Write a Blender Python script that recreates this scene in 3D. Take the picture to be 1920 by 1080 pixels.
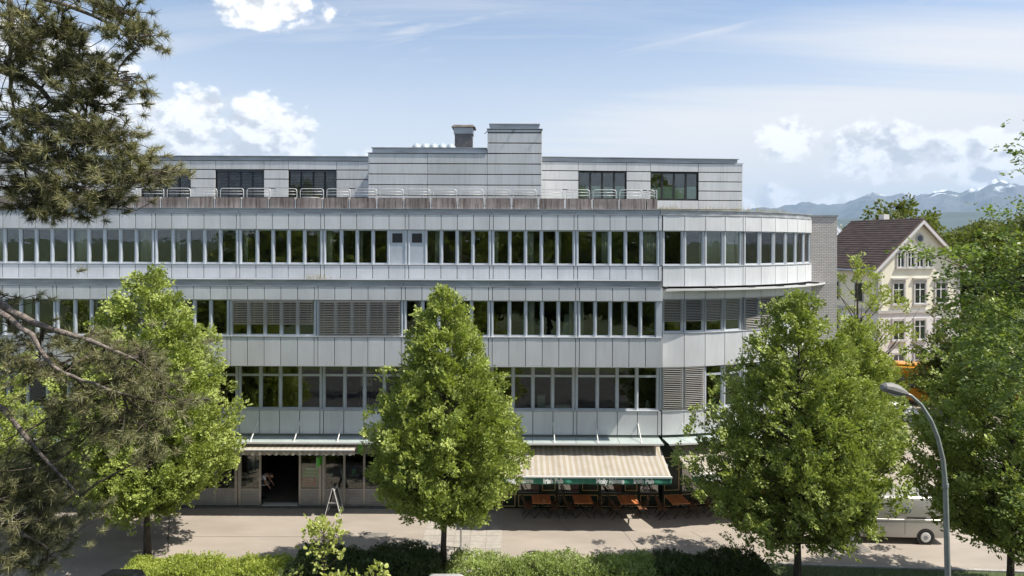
import bpy, bmesh, math, random
import numpy as np
from mathutils import Vector, Matrix

for o in list(bpy.data.objects):
    bpy.data.objects.remove(o)
SC = bpy.context.scene
COL = SC.collection
RR = random.Random(11)
PI = math.pi

# ------------------------------------------------------------------ camera
CAM_Y, CAM_Z, FPX, HORIZON, ROLL = -32.0, 12.65, 1267.0, 454.0, 0.0040
cam_data = bpy.data.cameras.new('camera')
cam_data.sensor_width = 36.0
cam_data.lens = FPX / 1920 * 36.0
cam_data.shift_y = (HORIZON - 540) / 1920
cam_data.clip_start = 0.1
cam_data.clip_end = 120000
cam = bpy.data.objects.new('camera', cam_data)
COL.objects.link(cam)
cam.location = (0, CAM_Y, CAM_Z)
cam.rotation_euler = (PI / 2, -ROLL, 0)
SC.camera = cam

# ------------------------------------------------------------------ sun, sky, exposure
LIGHT = Vector((-0.66, 0.130, -1.0)).normalized()
SUN_EL = math.asin(-LIGHT.z)
SUN_AZ = math.atan2(-LIGHT.x, -LIGHT.y)
sun_data = bpy.data.lights.new('sun', 'SUN')
sun_data.energy = 4.5
sun_data.angle = math.radians(0.53)
sun_data.color = (1.0, 0.94, 0.84)
sun = bpy.data.objects.new('sun', sun_data)
COL.objects.link(sun)
sun.location = (40, -10, 60)
sun.rotation_euler = (-LIGHT).to_track_quat('Z', 'Y').to_euler()

SC.view_settings.view_transform = 'Standard'
SC.view_settings.look = 'None'
SC.view_settings.exposure = 0.74
SC.view_settings.gamma = 1.0
SC.view_settings.use_curve_mapping = False
SC.cycles.max_bounces = 8
SC.cycles.transparent_max_bounces = 12
SC.cycles.volume_bounces = 0
SC.cycles.sample_clamp_indirect = 6.0


class NG:
    """tiny helper to wire shader nodes"""
    def __init__(s, tree):
        s.t = tree
        s.n = tree.nodes
        s.l = tree.links

    def node(s, kind, **kw):
        nd = s.n.new(kind)
        for k, v in kw.items():
            setattr(nd, k, v)
        return nd

    def put(s, sock, v):
        if isinstance(v, bpy.types.NodeSocket):
            s.l.new(v, sock)
        elif v is not None:
            sock.default_value = v

    def math(s, op, a, b=None, c=None, clamp=False):
        nd = s.node('ShaderNodeMath', operation=op, use_clamp=clamp)
        for i, v in enumerate((a, b, c)):
            if v is not None:
                s.put(nd.inputs[i], v)
        return nd.outputs[0]

    def vmath(s, op, a, b=None):
        nd = s.node('ShaderNodeVectorMath', operation=op)
        s.put(nd.inputs[0], a)
        if b is not None:
            s.put(nd.inputs[1], b)
        return nd.outputs[0]

    def noise(s, vec, scale, detail=4, rough=0.5, dist=0.0):
        nd = s.node('ShaderNodeTexNoise')
        if vec is not None:
            s.put(nd.inputs['Vector'], vec)
        nd.inputs['Scale'].default_value = scale
        nd.inputs['Detail'].default_value = detail
        nd.inputs['Roughness'].default_value = rough
        nd.inputs['Distortion'].default_value = dist
        return nd.outputs['Fac']

    def smooth(s, v, lo, hi, out0=0.0, out1=1.0):
        nd = s.node('ShaderNodeMapRange', interpolation_type='SMOOTHSTEP')
        s.put(nd.inputs[0], v)
        nd.inputs[1].default_value = lo
        nd.inputs[2].default_value = hi
        nd.inputs[3].default_value = out0
        nd.inputs[4].default_value = out1
        return nd.outputs[0]

    def mix(s, fac, a, b, blend='MIX'):
        nd = s.node('ShaderNodeMix', data_type='RGBA', blend_type=blend)
        s.put(nd.inputs[0], fac)
        s.put(nd.inputs[6], a)
        s.put(nd.inputs[7], b)
        return nd.outputs[2]


def rgba(c):
    return (c[0], c[1], c[2], 1.0)


def build_world():
    w = bpy.data.worlds.new('World')
    SC.world = w
    w.use_nodes = True
    g = NG(w.node_tree)
    g.n.clear()
    out = g.node('ShaderNodeOutputWorld')
    bg = g.node('ShaderNodeBackground')
    g.l.new(bg.outputs[0], out.inputs[0])
    bg.inputs[1].default_value = 0.105
    sky = g.node('ShaderNodeTexSky', sky_type='NISHITA')
    sky.sun_disc = False
    sky.sun_elevation = SUN_EL
    sky.sun_rotation = SUN_AZ
    sky.altitude = 500
    sky.air_density = 1.0
    sky.dust_density = 1.2
    sky.ozone_density = 1.0
    d = g.node('ShaderNodeTexCoord').outputs['Generated']
    sp = g.node('ShaderNodeSeparateXYZ')
    g.l.new(d, sp.inputs[0])
    x, y, z = sp.outputs
    az = g.math('ARCTAN2', x, y)
    el = g.math('ARCSINE', z)
    # high thin cirrus on a flat layer
    zc = g.math('ADD', g.math('MAXIMUM', z, 0.0), 0.10)
    cmb = g.node('ShaderNodeCombineXYZ')
    g.put(cmb.inputs[0], g.math('DIVIDE', x, zc))
    g.put(cmb.inputs[1], g.math('DIVIDE', y, zc))
    mp = g.node('ShaderNodeMapping')
    g.l.new(cmb.outputs[0], mp.inputs[0])
    mp.inputs['Rotation'].default_value = (0, 0, math.radians(-24))
    mp.inputs['Scale'].default_value = (0.22, 1.15, 1)
    c1 = g.noise(mp.outputs[0], 1.3, 5, 0.58, 0.9)
    c2 = g.noise(cmb.outputs[0], 0.35, 3, 0.5, 0.3)
    ph = math.radians(11)
    st = g.node('ShaderNodeCombineXYZ')
    g.put(st.inputs[0], g.math('MULTIPLY', g.math('ADD', g.math('MULTIPLY', az, math.cos(ph)), g.math('MULTIPLY', el, math.sin(ph))), 1.5))
    g.put(st.inputs[1], g.math('MULTIPLY', g.math('SUBTRACT', g.math('MULTIPLY', el, math.cos(ph)), g.math('MULTIPLY', az, math.sin(ph))), 9.5))
    c3 = g.noise(st.outputs[0], 1.25, 6, 0.60, 0.7)
    cir = g.math('MULTIPLY', g.smooth(c3, 0.44, 0.74), g.smooth(c2, 0.25, 0.60, 0.25, 1.0))
    cir = g.math('MULTIPLY', g.math('MAXIMUM', cir, g.math('MULTIPLY', g.smooth(c1, 0.50, 0.80), 0.5)), 0.95)
    veil = g.smooth(z, -0.02, 0.40, 1.10, 0.0)
    veil = g.math('MULTIPLY', veil, g.math('ADD', g.math('MULTIPLY', c2, 1.1), 0.32), clamp=True)
    a0 = math.atan((1650 - 960) / FPX)
    sheet_u = g.math('DIVIDE', g.math('SUBTRACT', az, a0), 0.62)
    sheet_v = g.math('DIVIDE', g.math('SUBTRACT', el, 0.08), 0.20)
    sheet_r = g.math('SQRT', g.math('ADD', g.math('MULTIPLY', sheet_u, sheet_u), g.math('MULTIPLY', sheet_v, sheet_v)))
    sheet_c = g.math('ADD', g.math('SUBTRACT', 1.0, sheet_r), g.math('MULTIPLY', g.math('SUBTRACT', c1, 0.5), 1.2))
    veil = g.math('MAXIMUM', veil, g.smooth(sheet_c, -0.25, 0.50, 0.0, 0.97))
    thin = g.math('MAXIMUM', cir, veil)
    skyc = g.mix(g.math('MULTIPLY', thin, 0.92), sky.outputs[0], (6.3, 6.05, 5.75, 1))
    # cumulus : warped sphere noise + soft bodies
    sq = g.vmath('MULTIPLY', d, (1.0, 1.0, 1.35))
    n1 = g.noise(sq, 9.0, 5, 0.56)
    off = g.vmath('ADD', sq, (0.012, -0.004, 0.020))
    n2 = g.noise(off, 9.0, 5, 0.56)
    def body(px, py, rx, ry, amp=1.0):
        a = math.atan((px - 960) / FPX)
        e = math.atan((HORIZON - py) / FPX * math.cos(a))
        ra = rx / FPX * math.cos(a) ** 2
        re = ry / FPX * math.cos(a)
        u = g.math('DIVIDE', g.math('SUBTRACT', az, a), ra)
        v = g.math('DIVIDE', g.math('SUBTRACT', el, e), re)
        r = g.math('SQRT', g.math('ADD', g.math('MULTIPLY', u, u), g.math('MULTIPLY', v, v)))
        return g.math('MULTIPLY', g.math('SUBTRACT', 1.0, r), amp)
    acc = None
    for b in [(300, 262, 140, 70), (362, 202, 50, 48), (520, 264, 90, 82), (430, 318, 240, 60), (95, 150, 170, 110),
              (505, 6, 120, 46), (1490, 258, 70, 40, .8), (1630, 282, 125, 56, .9), (1850, 285, 90, 50, .9), (1460, 378, 120, 30, .5),
              (700, 330, 120, 50, .7), (2150, 250, 160, 90), (2500, 180, 180, 110), (-300, 240, 260, 100), (-900, 200, 400, 150)]:
        m = body(*b)
        acc = m if acc is None else g.math('MAXIMUM', acc, m)
    # the same sort of clouds all round the horizon
    nlow = g.noise(d, 2.3, 3, 0.5)
    ring = g.math('MULTIPLY', g.smooth(nlow, 0.50, 0.72), g.math('MULTIPLY', g.smooth(el, 0.02, 0.10), g.smooth(el, 0.20, 0.55, 1.0, 0.0)))
    behind = g.smooth(y, 0.45, 0.25)
    acc = g.math('MAXIMUM', acc, g.math('SUBTRACT', g.math('MULTIPLY', g.math('MULTIPLY', ring, behind), 1.6), 0.6))
    def billow(v):
        n = g.noise(v, 23.0, 4, 0.55)
        return g.math('ABSOLUTE', g.math('SUBTRACT', g.math('MULTIPLY', n, 2.0), 1.0))
    def density(n, v):
        return g.math('ADD', g.math('MULTIPLY', g.math('SUBTRACT', n, 0.50), 2.6), g.math('MULTIPLY', g.math('SUBTRACT', billow(v), 0.18), 1.3))
    near = g.smooth(acc, -0.75, 0.05)
    e1 = g.math('SUBTRACT', g.math('MULTIPLY', density(n1, sq), near), g.math('MULTIPLY', g.math('SUBTRACT', 1.0, near), 0.5))
    e2 = g.math('SUBTRACT', g.math('MULTIPLY', density(n2, off), near), g.math('MULTIPLY', g.math('SUBTRACT', 1.0, near), 0.5))
    dens = g.math('ADD', g.math('ADD', acc, 0.24), e1)
    cov = g.smooth(dens, 0.0, 0.44)
    lit = g.smooth(g.math('ADD', g.math('SUBTRACT', e1, e2), g.math('MULTIPLY', g.math('SUBTRACT', 0.6, dens), 0.14)), -0.34, 0.20)
    cc = g.mix(lit, (4.2, 4.35, 4.6, 1), (7.7, 7.6, 7.5, 1))
    fin = g.mix(g.math('MULTIPLY', cov, 0.97), skyc, cc)
    g.l.new(fin, bg.inputs[0])


build_world()


def P(px, py, Y):
    """photo pixel -> world point on the vertical plane at depth Y"""
    dx, dy = px - 960, py - HORIZON
    xx, yy = dx + ROLL * dy, dy - ROLL * dx
    k = (Y - CAM_Y) / FPX
    return Vector((xx * k, Y, CAM_Z - yy * k))


# ------------------------------------------------------------------ materials
MATS = {}


def mat(name, col, rough=0.6, metal=0.0, var=0.0, vscale=3.0, objvar=0.0, bump=0.0, bscale=40.0,
        stretch=(1, 1, 1), col2=None, spec=0.5, coat=0.0, streak=0.0, streak_col=(0.05, 0.045, 0.04), sfreq=9, slo=.46, shi=.70):
    if name in MATS:
        return MATS[name]
    m = bpy.data.materials.new(name)
    m.use_nodes = True
    g = NG(m.node_tree)
    bs = g.n['Principled BSDF']
    bs.inputs['Roughness'].default_value = rough
    bs.inputs['Metallic'].default_value = metal
    bs.inputs['Specular IOR Level'].default_value = spec
    bs.inputs['Coat Weight'].default_value = coat
    c = rgba(col)
    tc = g.node('ShaderNodeTexCoord')
    geo = g.node('ShaderNodeNewGeometry')
    pos = geo.outputs['Position']
    if var > 0:
        mp = g.node('ShaderNodeMapping')
        g.l.new(pos, mp.inputs[0])
        mp.inputs['Scale'].default_value = stretch
        n = g.noise(mp.outputs[0], vscale, 6, 0.62)
        b = rgba(col2) if col2 else rgba([max(0, v * (1 - var)) for v in col])
        a = rgba([min(1, v * (1 + var * 0.6)) for v in col]) if not col2 else c
        c = g.mix(g.smooth(n, 0.30, 0.70), b, a)
    if streak > 0:
        mp = g.node('ShaderNodeMapping')
        g.l.new(pos, mp.inputs[0])
        mp.inputs['Scale'].default_value = (sfreq, sfreq, 0.55)
        n = g.noise(mp.outputs[0], 1.0, 6, 0.7)
        c = g.mix(g.math('MULTIPLY', g.smooth(n, slo, shi), streak), c, rgba(streak_col))
    if objvar > 0:
        oi = g.node('ShaderNodeObjectInfo')
        f = g.math('ADD', g.math('MULTIPLY', oi.outputs['Random'], 2 * objvar), 1 - objvar)
        cm = g.node('ShaderNodeCombineXYZ')
        for i in range(3):
            g.put(cm.inputs[i], f)
        c = g.mix(1.0, c, cm.outputs[0], 'MULTIPLY')
    g.put(bs.inputs['Base Color'], c)
    if bump > 0:
        n = g.noise(pos, bscale, 4, 0.6)
        bp = g.node('ShaderNodeBump')
        bp.inputs['Strength'].default_value = bump
        bp.inputs['Distance'].default_value = 0.02
        g.l.new(n, bp.inputs['Height'])
        g.l.new(bp.outputs[0], bs.inputs['Normal'])
    MATS[name] = m
    return m


def leaf_mat(name, dark, light, trans=0.45, rough=0.45, spec=0.35, nscale=1.1, nw=0.35):
    m = bpy.data.materials.new(name)
    m.use_nodes = True
    g = NG(m.node_tree)
    bs = g.n['Principled BSDF']
    out = g.n['Material Output']
    geo = g.node('ShaderNodeNewGeometry')
    rnd = geo.outputs['Random Per Island']
    n = g.noise(geo.outputs['Position'], nscale, 3, 0.5)
    f = g.math('ADD', g.math('MULTIPLY', rnd, 1 - nw), g.math('MULTIPLY', g.smooth(n, 0.3, 0.7), nw))
    c = g.mix(f, rgba(dark), rgba(light))
    g.put(bs.inputs['Base Color'], c)
    bs.inputs['Roughness'].default_value = rough
    bs.inputs['Specular IOR Level'].default_value = spec
    tr = g.node('ShaderNodeBsdfTranslucent')
    g.put(tr.inputs[0], g.mix(1.0, c, (1.08, 1.14, 0.55, 1), 'MULTIPLY'))
    mx = g.node('ShaderNodeMixShader')
    mx.inputs[0].default_value = trans
    g.l.new(bs.outputs[0], mx.inputs[1])
    g.l.new(tr.outputs[0], mx.inputs[2])
    g.l.new(mx.outputs[0], out.inputs[0])
    MATS[name] = m
    return m


def glass_mat(name, tint, base_refl, rough=0.0, gcol=(1, 1, 1)):
    m = bpy.data.materials.new(name)
    m.use_nodes = True
    g = NG(m.node_tree)
    g.n.clear()
    out = g.node('ShaderNodeOutputMaterial')
    tr = g.node('ShaderNodeBsdfTransparent')
    tr.inputs[0].default_value = rgba(tint)
    gl = g.node('ShaderNodeBsdfGlossy')
    gl.inputs['Roughness'].default_value = rough
    gl.inputs[0].default_value = rgba(gcol)
    fr = g.node('ShaderNodeFresnel')
    fr.inputs[0].default_value = 1.45
    geo = g.node('ShaderNodeNewGeometry')
    bp = g.node('ShaderNodeBump')
    bp.inputs['Strength'].default_value = 0.05
    bp.inputs['Distance'].default_value = 0.05
    g.l.new(g.noise(geo.outputs['Position'], 1.6, 2, 0.5), bp.inputs['Height'])
    g.l.new(bp.outputs[0], gl.inputs['Normal'])
    mx = g.node('ShaderNodeMixShader')
    g.put(mx.inputs[0], g.math('ADD', fr.outputs[0], base_refl, clamp=True))
    g.l.new(tr.outputs[0], mx.inputs[1])
    g.l.new(gl.outputs[0], mx.inputs[2])
    g.l.new(mx.outputs[0], out.inputs[0])
    MATS[name] = m
    return m


# facade
M_PANEL = mat('panel_enamel', (0.665, 0.675, 0.685), 0.36, 0.0, var=0.10, vscale=0.8, objvar=0.04, stretch=(1, 1, 0.35), streak=0.15, streak_col=(0.34, 0.34, 0.34))
M_CLAD = mat('cladding_enamel', (0.65, 0.66, 0.668), 0.38, 0.0, var=0.12, vscale=0.7, objvar=0.06, stretch=(1, 1, 0.3), streak=0.28, streak_col=(0.25, 0.25, 0.25))
M_ALU = mat('window_aluminium', (0.55, 0.59, 0.64), 0.38, 0.15, var=0.08, vscale=2.0)
M_SILL = mat('sill_metal', (0.60, 0.61, 0.62), 0.4, 0.3, var=0.12, vscale=2.0)
M_COPING = mat('coping_zinc', (0.38, 0.40, 0.43), 0.42, 0.4, var=0.25, vscale=1.6, stretch=(0.5, 1, 3), objvar=0.05)
M_LIP = mat('coping_lip', (0.45, 0.46, 0.47), 0.5, 0.3, var=0.35, vscale=1.5, stretch=(1, 1, 4))
M_JOINT = mat('joint_dark', (0.02, 0.021, 0.023), 0.8)
M_SHOPALU = mat('shopfront_aluminium', (0.36, 0.345, 0.325), 0.42, 0.5, var=0.1)
M_RIB = mat('ribbed_panel', (0.33, 0.325, 0.32), 0.5, 0.3, var=0.10)
M_SLAT = mat('blind_slat', (0.40, 0.385, 0.365), 0.4, 0.4)
M_SLATD = mat('blind_slat_dark', (0.10, 0.115, 0.14), 0.4, 0.4)
M_CONC = mat('stained_concrete', (0.40, 0.34, 0.31), 0.9, var=0.45, vscale=.35, objvar=0.08, streak=0.9, streak_col=(0.055, 0.022, 0.022), bump=0.3, sfreq=10, slo=.40, shi=.72)
M_GALV = mat('galvanised_tube', (0.74, 0.74, 0.73), 0.4, 0.2)
M_GLASS = glass_mat('window_glass', (0.80, 0.83, 0.78), 0.05)
M_SHOPGLASS = glass_mat('shop_glass', (0.75, 0.79, 0.74), 0.03)
M_CANOPY = mat('frosted_glass', (0.42, 0.48, 0.465), 0.25, var=0.10, vscale=1.2)
M_FROST = mat('frosted_pane', (0.58, 0.74, 0.72), 0.25)
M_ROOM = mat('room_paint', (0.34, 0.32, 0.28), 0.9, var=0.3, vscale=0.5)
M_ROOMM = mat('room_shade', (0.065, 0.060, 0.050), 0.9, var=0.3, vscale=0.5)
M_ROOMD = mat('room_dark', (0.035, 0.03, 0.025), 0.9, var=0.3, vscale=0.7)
M_CURTAIN = mat('curtain_cloth', (0.55, 0.57, 0.54), 0.9)
M_ROOF = mat('roof_gravel', (0.26, 0.25, 0.22), 0.95, var=0.4, vscale=5, bump=0.5)
M_PUB = mat('pub_green_wood', (0.012, 0.030, 0.018), 0.35, var=0.2)
M_GOLD = mat('gold_trim', (0.78, 0.55, 0.27), 0.45)
M_WHITE = mat('white_paint', (0.74, 0.74, 0.72), 0.5)
M_GREY = mat('grey_paint', (0.30, 0.31, 0.32), 0.5)
M_DARK = mat('dark_metal', (0.035, 0.035, 0.035), 0.5, 0.2)
M_RUBBER = mat('rubber', (0.018, 0.018, 0.018), 0.8)
M_TABLE = mat('table_teak', (0.66, 0.235, 0.09), 0.45, var=0.35, vscale=3, stretch=(12, 2, 2), objvar=0.14)
M_CHAIR = mat('chair_teak', (0.21, 0.10, 0.05), 0.5, var=0.3, vscale=5, objvar=0.15)
M_GREEN = mat('sign_green', (0.10, 0.46, 0.05), 0.4)
M_BARK = mat('bark', (0.075, 0.06, 0.048), 0.95, var=0.5, vscale=9, stretch=(1, 1, 0.3), bump=0.8, bscale=30)
M_PINEBARK = mat('pine_bark', (0.235, 0.195, 0.17), 0.95, var=0.6, vscale=22, bump=1.0, bscale=60)
M_TWIG = mat('pine_twig', (0.075, 0.058, 0.042), 0.9, var=0.4, vscale=20)

L_HORN = leaf_mat('hornbeam_leaf', (0.160, 0.200, 0.042), (0.530, 0.610, 0.160), 0.28)
L_HORN2 = leaf_mat('hornbeam_leaf_deep', (0.145, 0.185, 0.042), (0.480, 0.560, 0.150), 0.28)
L_BEECH = leaf_mat('beech_leaf', (0.100, 0.150, 0.032), (0.300, 0.385, 0.095), 0.40, 0.42, 0.3)
L_OAK = leaf_mat('oak_leaf', (0.32, 0.37, 0.09), (0.60, 0.63, 0.22), 0.35)
L_HEDGE_SHADE = leaf_mat('shaded_hedge_leaf', (0.040, 0.062, 0.020), (0.120, 0.160, 0.048), 0.25)  # hornbeam shade over two of the hedges, painted into their leaf colour
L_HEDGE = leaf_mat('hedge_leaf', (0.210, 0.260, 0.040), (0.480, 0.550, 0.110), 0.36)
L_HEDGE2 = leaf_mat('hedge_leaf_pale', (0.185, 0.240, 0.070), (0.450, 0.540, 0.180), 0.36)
L_FAR = leaf_mat('distant_leaf', (0.090, 0.115, 0.026), (0.200, 0.225, 0.055), 0.40)
L_NEEDLE = leaf_mat('pine_needle', (0.045, 0.052, 0.022), (0.360, 0.345, 0.175), 0.20, 0.5, 0.35, 4.5, 0.65)
L_STRAW = leaf_mat('dry_grass', (0.28, 0.22, 0.11), (0.45, 0.38, 0.22), 0.4)
L_GRASS = leaf_mat('lawn_blade', (0.030, 0.060, 0.012), (0.080, 0.120, 0.030), 0.35)


# ------------------------------------------------------------------ object helpers
def tag(o, label=None, cat=None, group=None, kind=None):
    if label:
        o['label'] = label
    if cat:
        o['category'] = cat
    if group:
        o['group'] = group
    if kind:
        o['kind'] = kind
    return o


def put(o, parent=None):
    COL.objects.link(o)
    if parent is not None:
        o.parent = parent
    return o


def thing(name, label, cat, loc=(0, 0, 0), rz=0.0, group=None):
    o = bpy.data.objects.new(name, None)
    o.empty_display_size = 0.2
    put(o)
    o.location = loc
    o.rotation_euler = (0, 0, rz)
    return tag(o, label, cat, group)


class MB:
    """collects shapes and links them as one mesh"""
    def __init__(s):
        s.v, s.f = [], []

    def add(s, vs, fs, M=None):
        b = len(s.v)
        if M is not None:
            vs = [M @ Vector(q) for q in vs]
        s.v += [tuple(q) for q in vs]
        s.f += [tuple(b + i for i in f) for f in fs]
        return s

    def box(s, x0, x1, y0, y1, z0, z1, M=None):
        vs = [(x0, y0, z0), (x1, y0, z0), (x1, y1, z0), (x0, y1, z0), (x0, y0, z1), (x1, y0, z1), (x1, y1, z1), (x0, y1, z1)]
        return s.add(vs, [(0, 3, 2, 1), (4, 5, 6, 7), (0, 1, 5, 4), (1, 2, 6, 5), (2, 3, 7, 6), (3, 0, 4, 7)], M)

    def prism(s, poly, z0, z1, M=None):
        n = len(poly)
        vs = [(a, b, z0) for a, b in poly] + [(a, b, z1) for a, b in poly]
        fs = [tuple(range(n - 1, -1, -1)), tuple(range(n, 2 * n))]
        fs += [(i, (i + 1) % n, n + (i + 1) % n, n + i) for i in range(n)]
        return s.add(vs, fs, M)

    def bar(s, a, b, w, h=None, up=(0, 0, 1)):
        a, b = Vector(a), Vector(b)
        h = h or w
        d = (b - a)
        L = d.length
        d.normalize()
        u = Vector(up)
        if abs(d.dot(u)) > 0.98:
            u = Vector((0, 1, 0))
        sd = d.cross(u).normalized()
        uu = sd.cross(d).normalized()
        M = Matrix((( d.x, sd.x, uu.x, a.x), (d.y, sd.y, uu.y, a.y), (d.z, sd.z, uu.z, a.z), (0, 0, 0, 1)))
        return s.box(0, L, -w / 2, w / 2, -h / 2, h / 2, M)

    def tube(s, pts, rads, n=8, caps=True):
        pts = [Vector(p) for p in pts]
        if not isinstance(rads, (list, tuple)):
            rads = [rads] * len(pts)
        rings, prev = [], None
        for i, p in enumerate(pts):
            d = (pts[min(i + 1, len(pts) - 1)] - pts[max(i - 1, 0)])
            if d.length < 1e-9:
                d = Vector((0, 0, 1))
            d.normalize()
            if prev is None:
                u = Vector((0, 0, 1)) if abs(d.z) < 0.9 else Vector((1, 0, 0))
                u = d.cross(u).normalized()
            else:
                u = (prev - d * prev.dot(d))
                u = u.normalized() if u.length > 1e-6 else d.orthogonal().normalized()
            prev = u
            w = d.cross(u)
            rings.append([p + (u * math.cos(2 * PI * k / n) + w * math.sin(2 * PI * k / n)) * rads[i] for k in range(n)])
        vs = [q for r in rings for q in r]
        fs = []
        for i in range(len(pts) - 1):
            for k in range(n):
                a = i * n + k
                b = i * n + (k + 1) % n
                fs.append((a, b, b + n, a + n))
        if caps:
            fs.append(tuple(range(n - 1, -1, -1)))
            fs.append(tuple((len(pts) - 1) * n + k for k in range(n)))
        return s.add(vs, fs)

    def loft(s, rings, caps=True):
        n = len(rings[0])
        vs = [q for r in rings for q in r]
        fs = []
        for i in range(len(rings) - 1):
            for k in range(n):
                a, b = i * n + k, i * n + (k + 1) % n
                fs.append((a, b, b + n, a + n))
        if caps:
            fs.append(tuple(range(n - 1, -1, -1)))
            fs.append(tuple((len(rings) - 1) * n + k for k in range(n)))
        return s.add(vs, fs)

    def mesh(s, name, smooth=False):
        me = bpy.data.meshes.new(name)
        me.from_pydata(s.v, [], s.f)
        me.update()
        bm = bmesh.new()
        bm.from_mesh(me)
        bmesh.ops.recalc_face_normals(bm, faces=bm.faces)
        bm.to_mesh(me)
        bm.free()
        if smooth:
            me.polygons.foreach_set('use_smooth', [True] * len(me.polygons))
        return me

    def build(s, name, m, parent=None, loc=(0, 0, 0), rz=0.0, smooth=False, bevel=0.0):
        me = s.mesh(name, smooth)
        me.materials.append(m)
        o = bpy.data.objects.new(name, me)
        put(o, parent)
        o.location = loc
        o.rotation_euler = (0, 0, rz)
        if bevel > 0:
            md = o.modifiers.new('bevel', 'BEVEL')
            md.width = bevel
            md.segments = 2
            md.limit_method = 'ANGLE'
        return o


BOXES = {}


def piece(name, size, loc, m, parent, rz=0.0, rx=0.0):
    """a box-shaped piece; alike pieces share one mesh"""
    key = (name, round(size[0], 3), round(size[1], 3), round(size[2], 3), m.name)
    if key not in BOXES:
        b = MB()
        hx, hy, hz = size[0] / 2, size[1] / 2, size[2] / 2
        c = min(0.006, hx * .3, hy * .3, hz * .3)
        # front face slightly chamfered so edges catch light
        b.loft([[(-hx, hy, -hz), (hx, hy, -hz), (hx, hy, hz), (-hx, hy, hz)],
                [(-hx, -hy + c, -hz), (hx, -hy + c, -hz), (hx, -hy + c, hz), (-hx, -hy + c, hz)],
                [(-hx + c, -hy, -hz + c), (hx - c, -hy, -hz + c), (hx - c, -hy, hz - c), (-hx + c, -hy, hz - c)]])
        me = b.mesh(name)
        me.materials.append(m)
        BOXES[key] = me
    o = bpy.data.objects.new(name, BOXES[key])
    put(o, parent)
    o.location = loc
    o.rotation_euler = (rx, 0, rz)
    return o


def inst(name, me, loc, parent=None, rz=0.0):
    o = bpy.data.objects.new(name, me)
    put(o, parent)
    o.location = loc
    o.rotation_euler = (0, 0, rz)
    return o


def poly_cloud(name, V, k, m, parent=None):
    """V: (n*k,3) array of n separate k-gons"""
    V = np.ascontiguousarray(V, dtype=np.float32)
    n = len(V) // k
    me = bpy.data.meshes.new(name)
    me.vertices.add(n * k)
    me.vertices.foreach_set('co', V.ravel())
    me.loops.add(n * k)
    me.loops.foreach_set('vertex_index', np.arange(n * k, dtype=np.int32))
    me.polygons.add(n)
    me.polygons.foreach_set('loop_start', np.arange(0, n * k, k, dtype=np.int32))
    me.update(calc_edges=True)
    me.materials.append(m)
    o = bpy.data.objects.new(name, me)
    put(o, parent)
    return o


def text_mesh(body, size, weight=0.0):
    cu = bpy.data.curves.new('lettering', 'FONT')
    cu.body = body
    cu.size = size
    cu.offset = weight
    cu.extrude = 0.003
    cu.resolution_u = 3
    ob = bpy.data.objects.new('lettering', cu)
    COL.objects.link(ob)
    bpy.context.view_layer.update()
    me = bpy.data.meshes.new_from_object(ob.evaluated_get(bpy.context.evaluated_depsgraph_get()))
    COL.objects.unlink(ob)
    bpy.data.objects.remove(ob)
    return me
# ------------------------------------------------------------------ the setting
from mathutils import noise as mnoise

M_PAVE = mat('pavement_asphalt', (0.335, 0.292, 0.248), 0.9, var=0.15, vscale=0.55, bump=0.25, bscale=90, stretch=(0.35, 1, 1))
M_SLAB = mat('slab_concrete', (0.36, 0.33, 0.29), 0.9, var=0.15, vscale=3, objvar=0.07, bump=0.2, bscale=60)
M_KERB = mat('kerb_granite', (0.38, 0.36, 0.34), 0.85, var=0.25, vscale=8, objvar=0.06)
M_SOIL = mat('meadow', (0.075, 0.10, 0.035), 0.95, var=0.5, vscale=0.02)
M_EARTH = mat('bed_soil', (0.045, 0.035, 0.022), 0.95, var=0.5, vscale=4)
M_CARPARK = mat('car_park_asphalt', (0.06, 0.06, 0.06), 0.9, var=0.2, vscale=1)


def sheet(name, poly, z, m, kind='structure', parent=None):
    b = MB()
    b.add([(x, y, z) for x, y in poly], [tuple(range(len(poly)))])
    o = b.build(name, m, parent)
    return tag(o, kind=kind) if kind else o


sheet('ground', [(38000 * math.cos(a * PI / 32), 38000 * math.sin(a * PI / 32)) for a in range(64)], -0.06, M_SOIL)
KA, KB = Vector((8.6, -5.33, 0)), Vector((24.0, -6.25, 0))
pavement = sheet('pavement', [(-48, -9.58), (-13.75, -9.58), (-13.75, -6.35), (8.6, -6.35), (8.6, -5.33), (24.0, -6.25), (60, -8.2), (60, 70), (17, 70), (17, 30), (-48, 30)], 0.0, M_PAVE)
sheet('planting_bed', [(-13.74, -9.6), (8.5, -9.6), (8.5, -6.36), (-13.74, -6.36)], 0.03, M_EARTH)
sheet('car_park', [(-60, -34), (60, -34), (60, -9.7), (-60, -9.7)], -0.03, M_CARPARK)
sheet('lawn', [(8.61, -9.6), (60, -12), (60, -8.32), (24.0, -6.38), (8.61, -5.46)], 0.05, M_SOIL)

# slab path leading to the shop entrance
for i in range(5):
    for j in range(9):
        piece('paving_slab', (0.655, 0.595, 0.02), (-3.44 + i * 0.675 + 0.02, -0.75 - j * 0.615, 0.003), M_SLAB, pavement, rx=0).rotation_euler = (RR.uniform(-.004, .004), RR.uniform(-.004, .004), 0)
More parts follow.
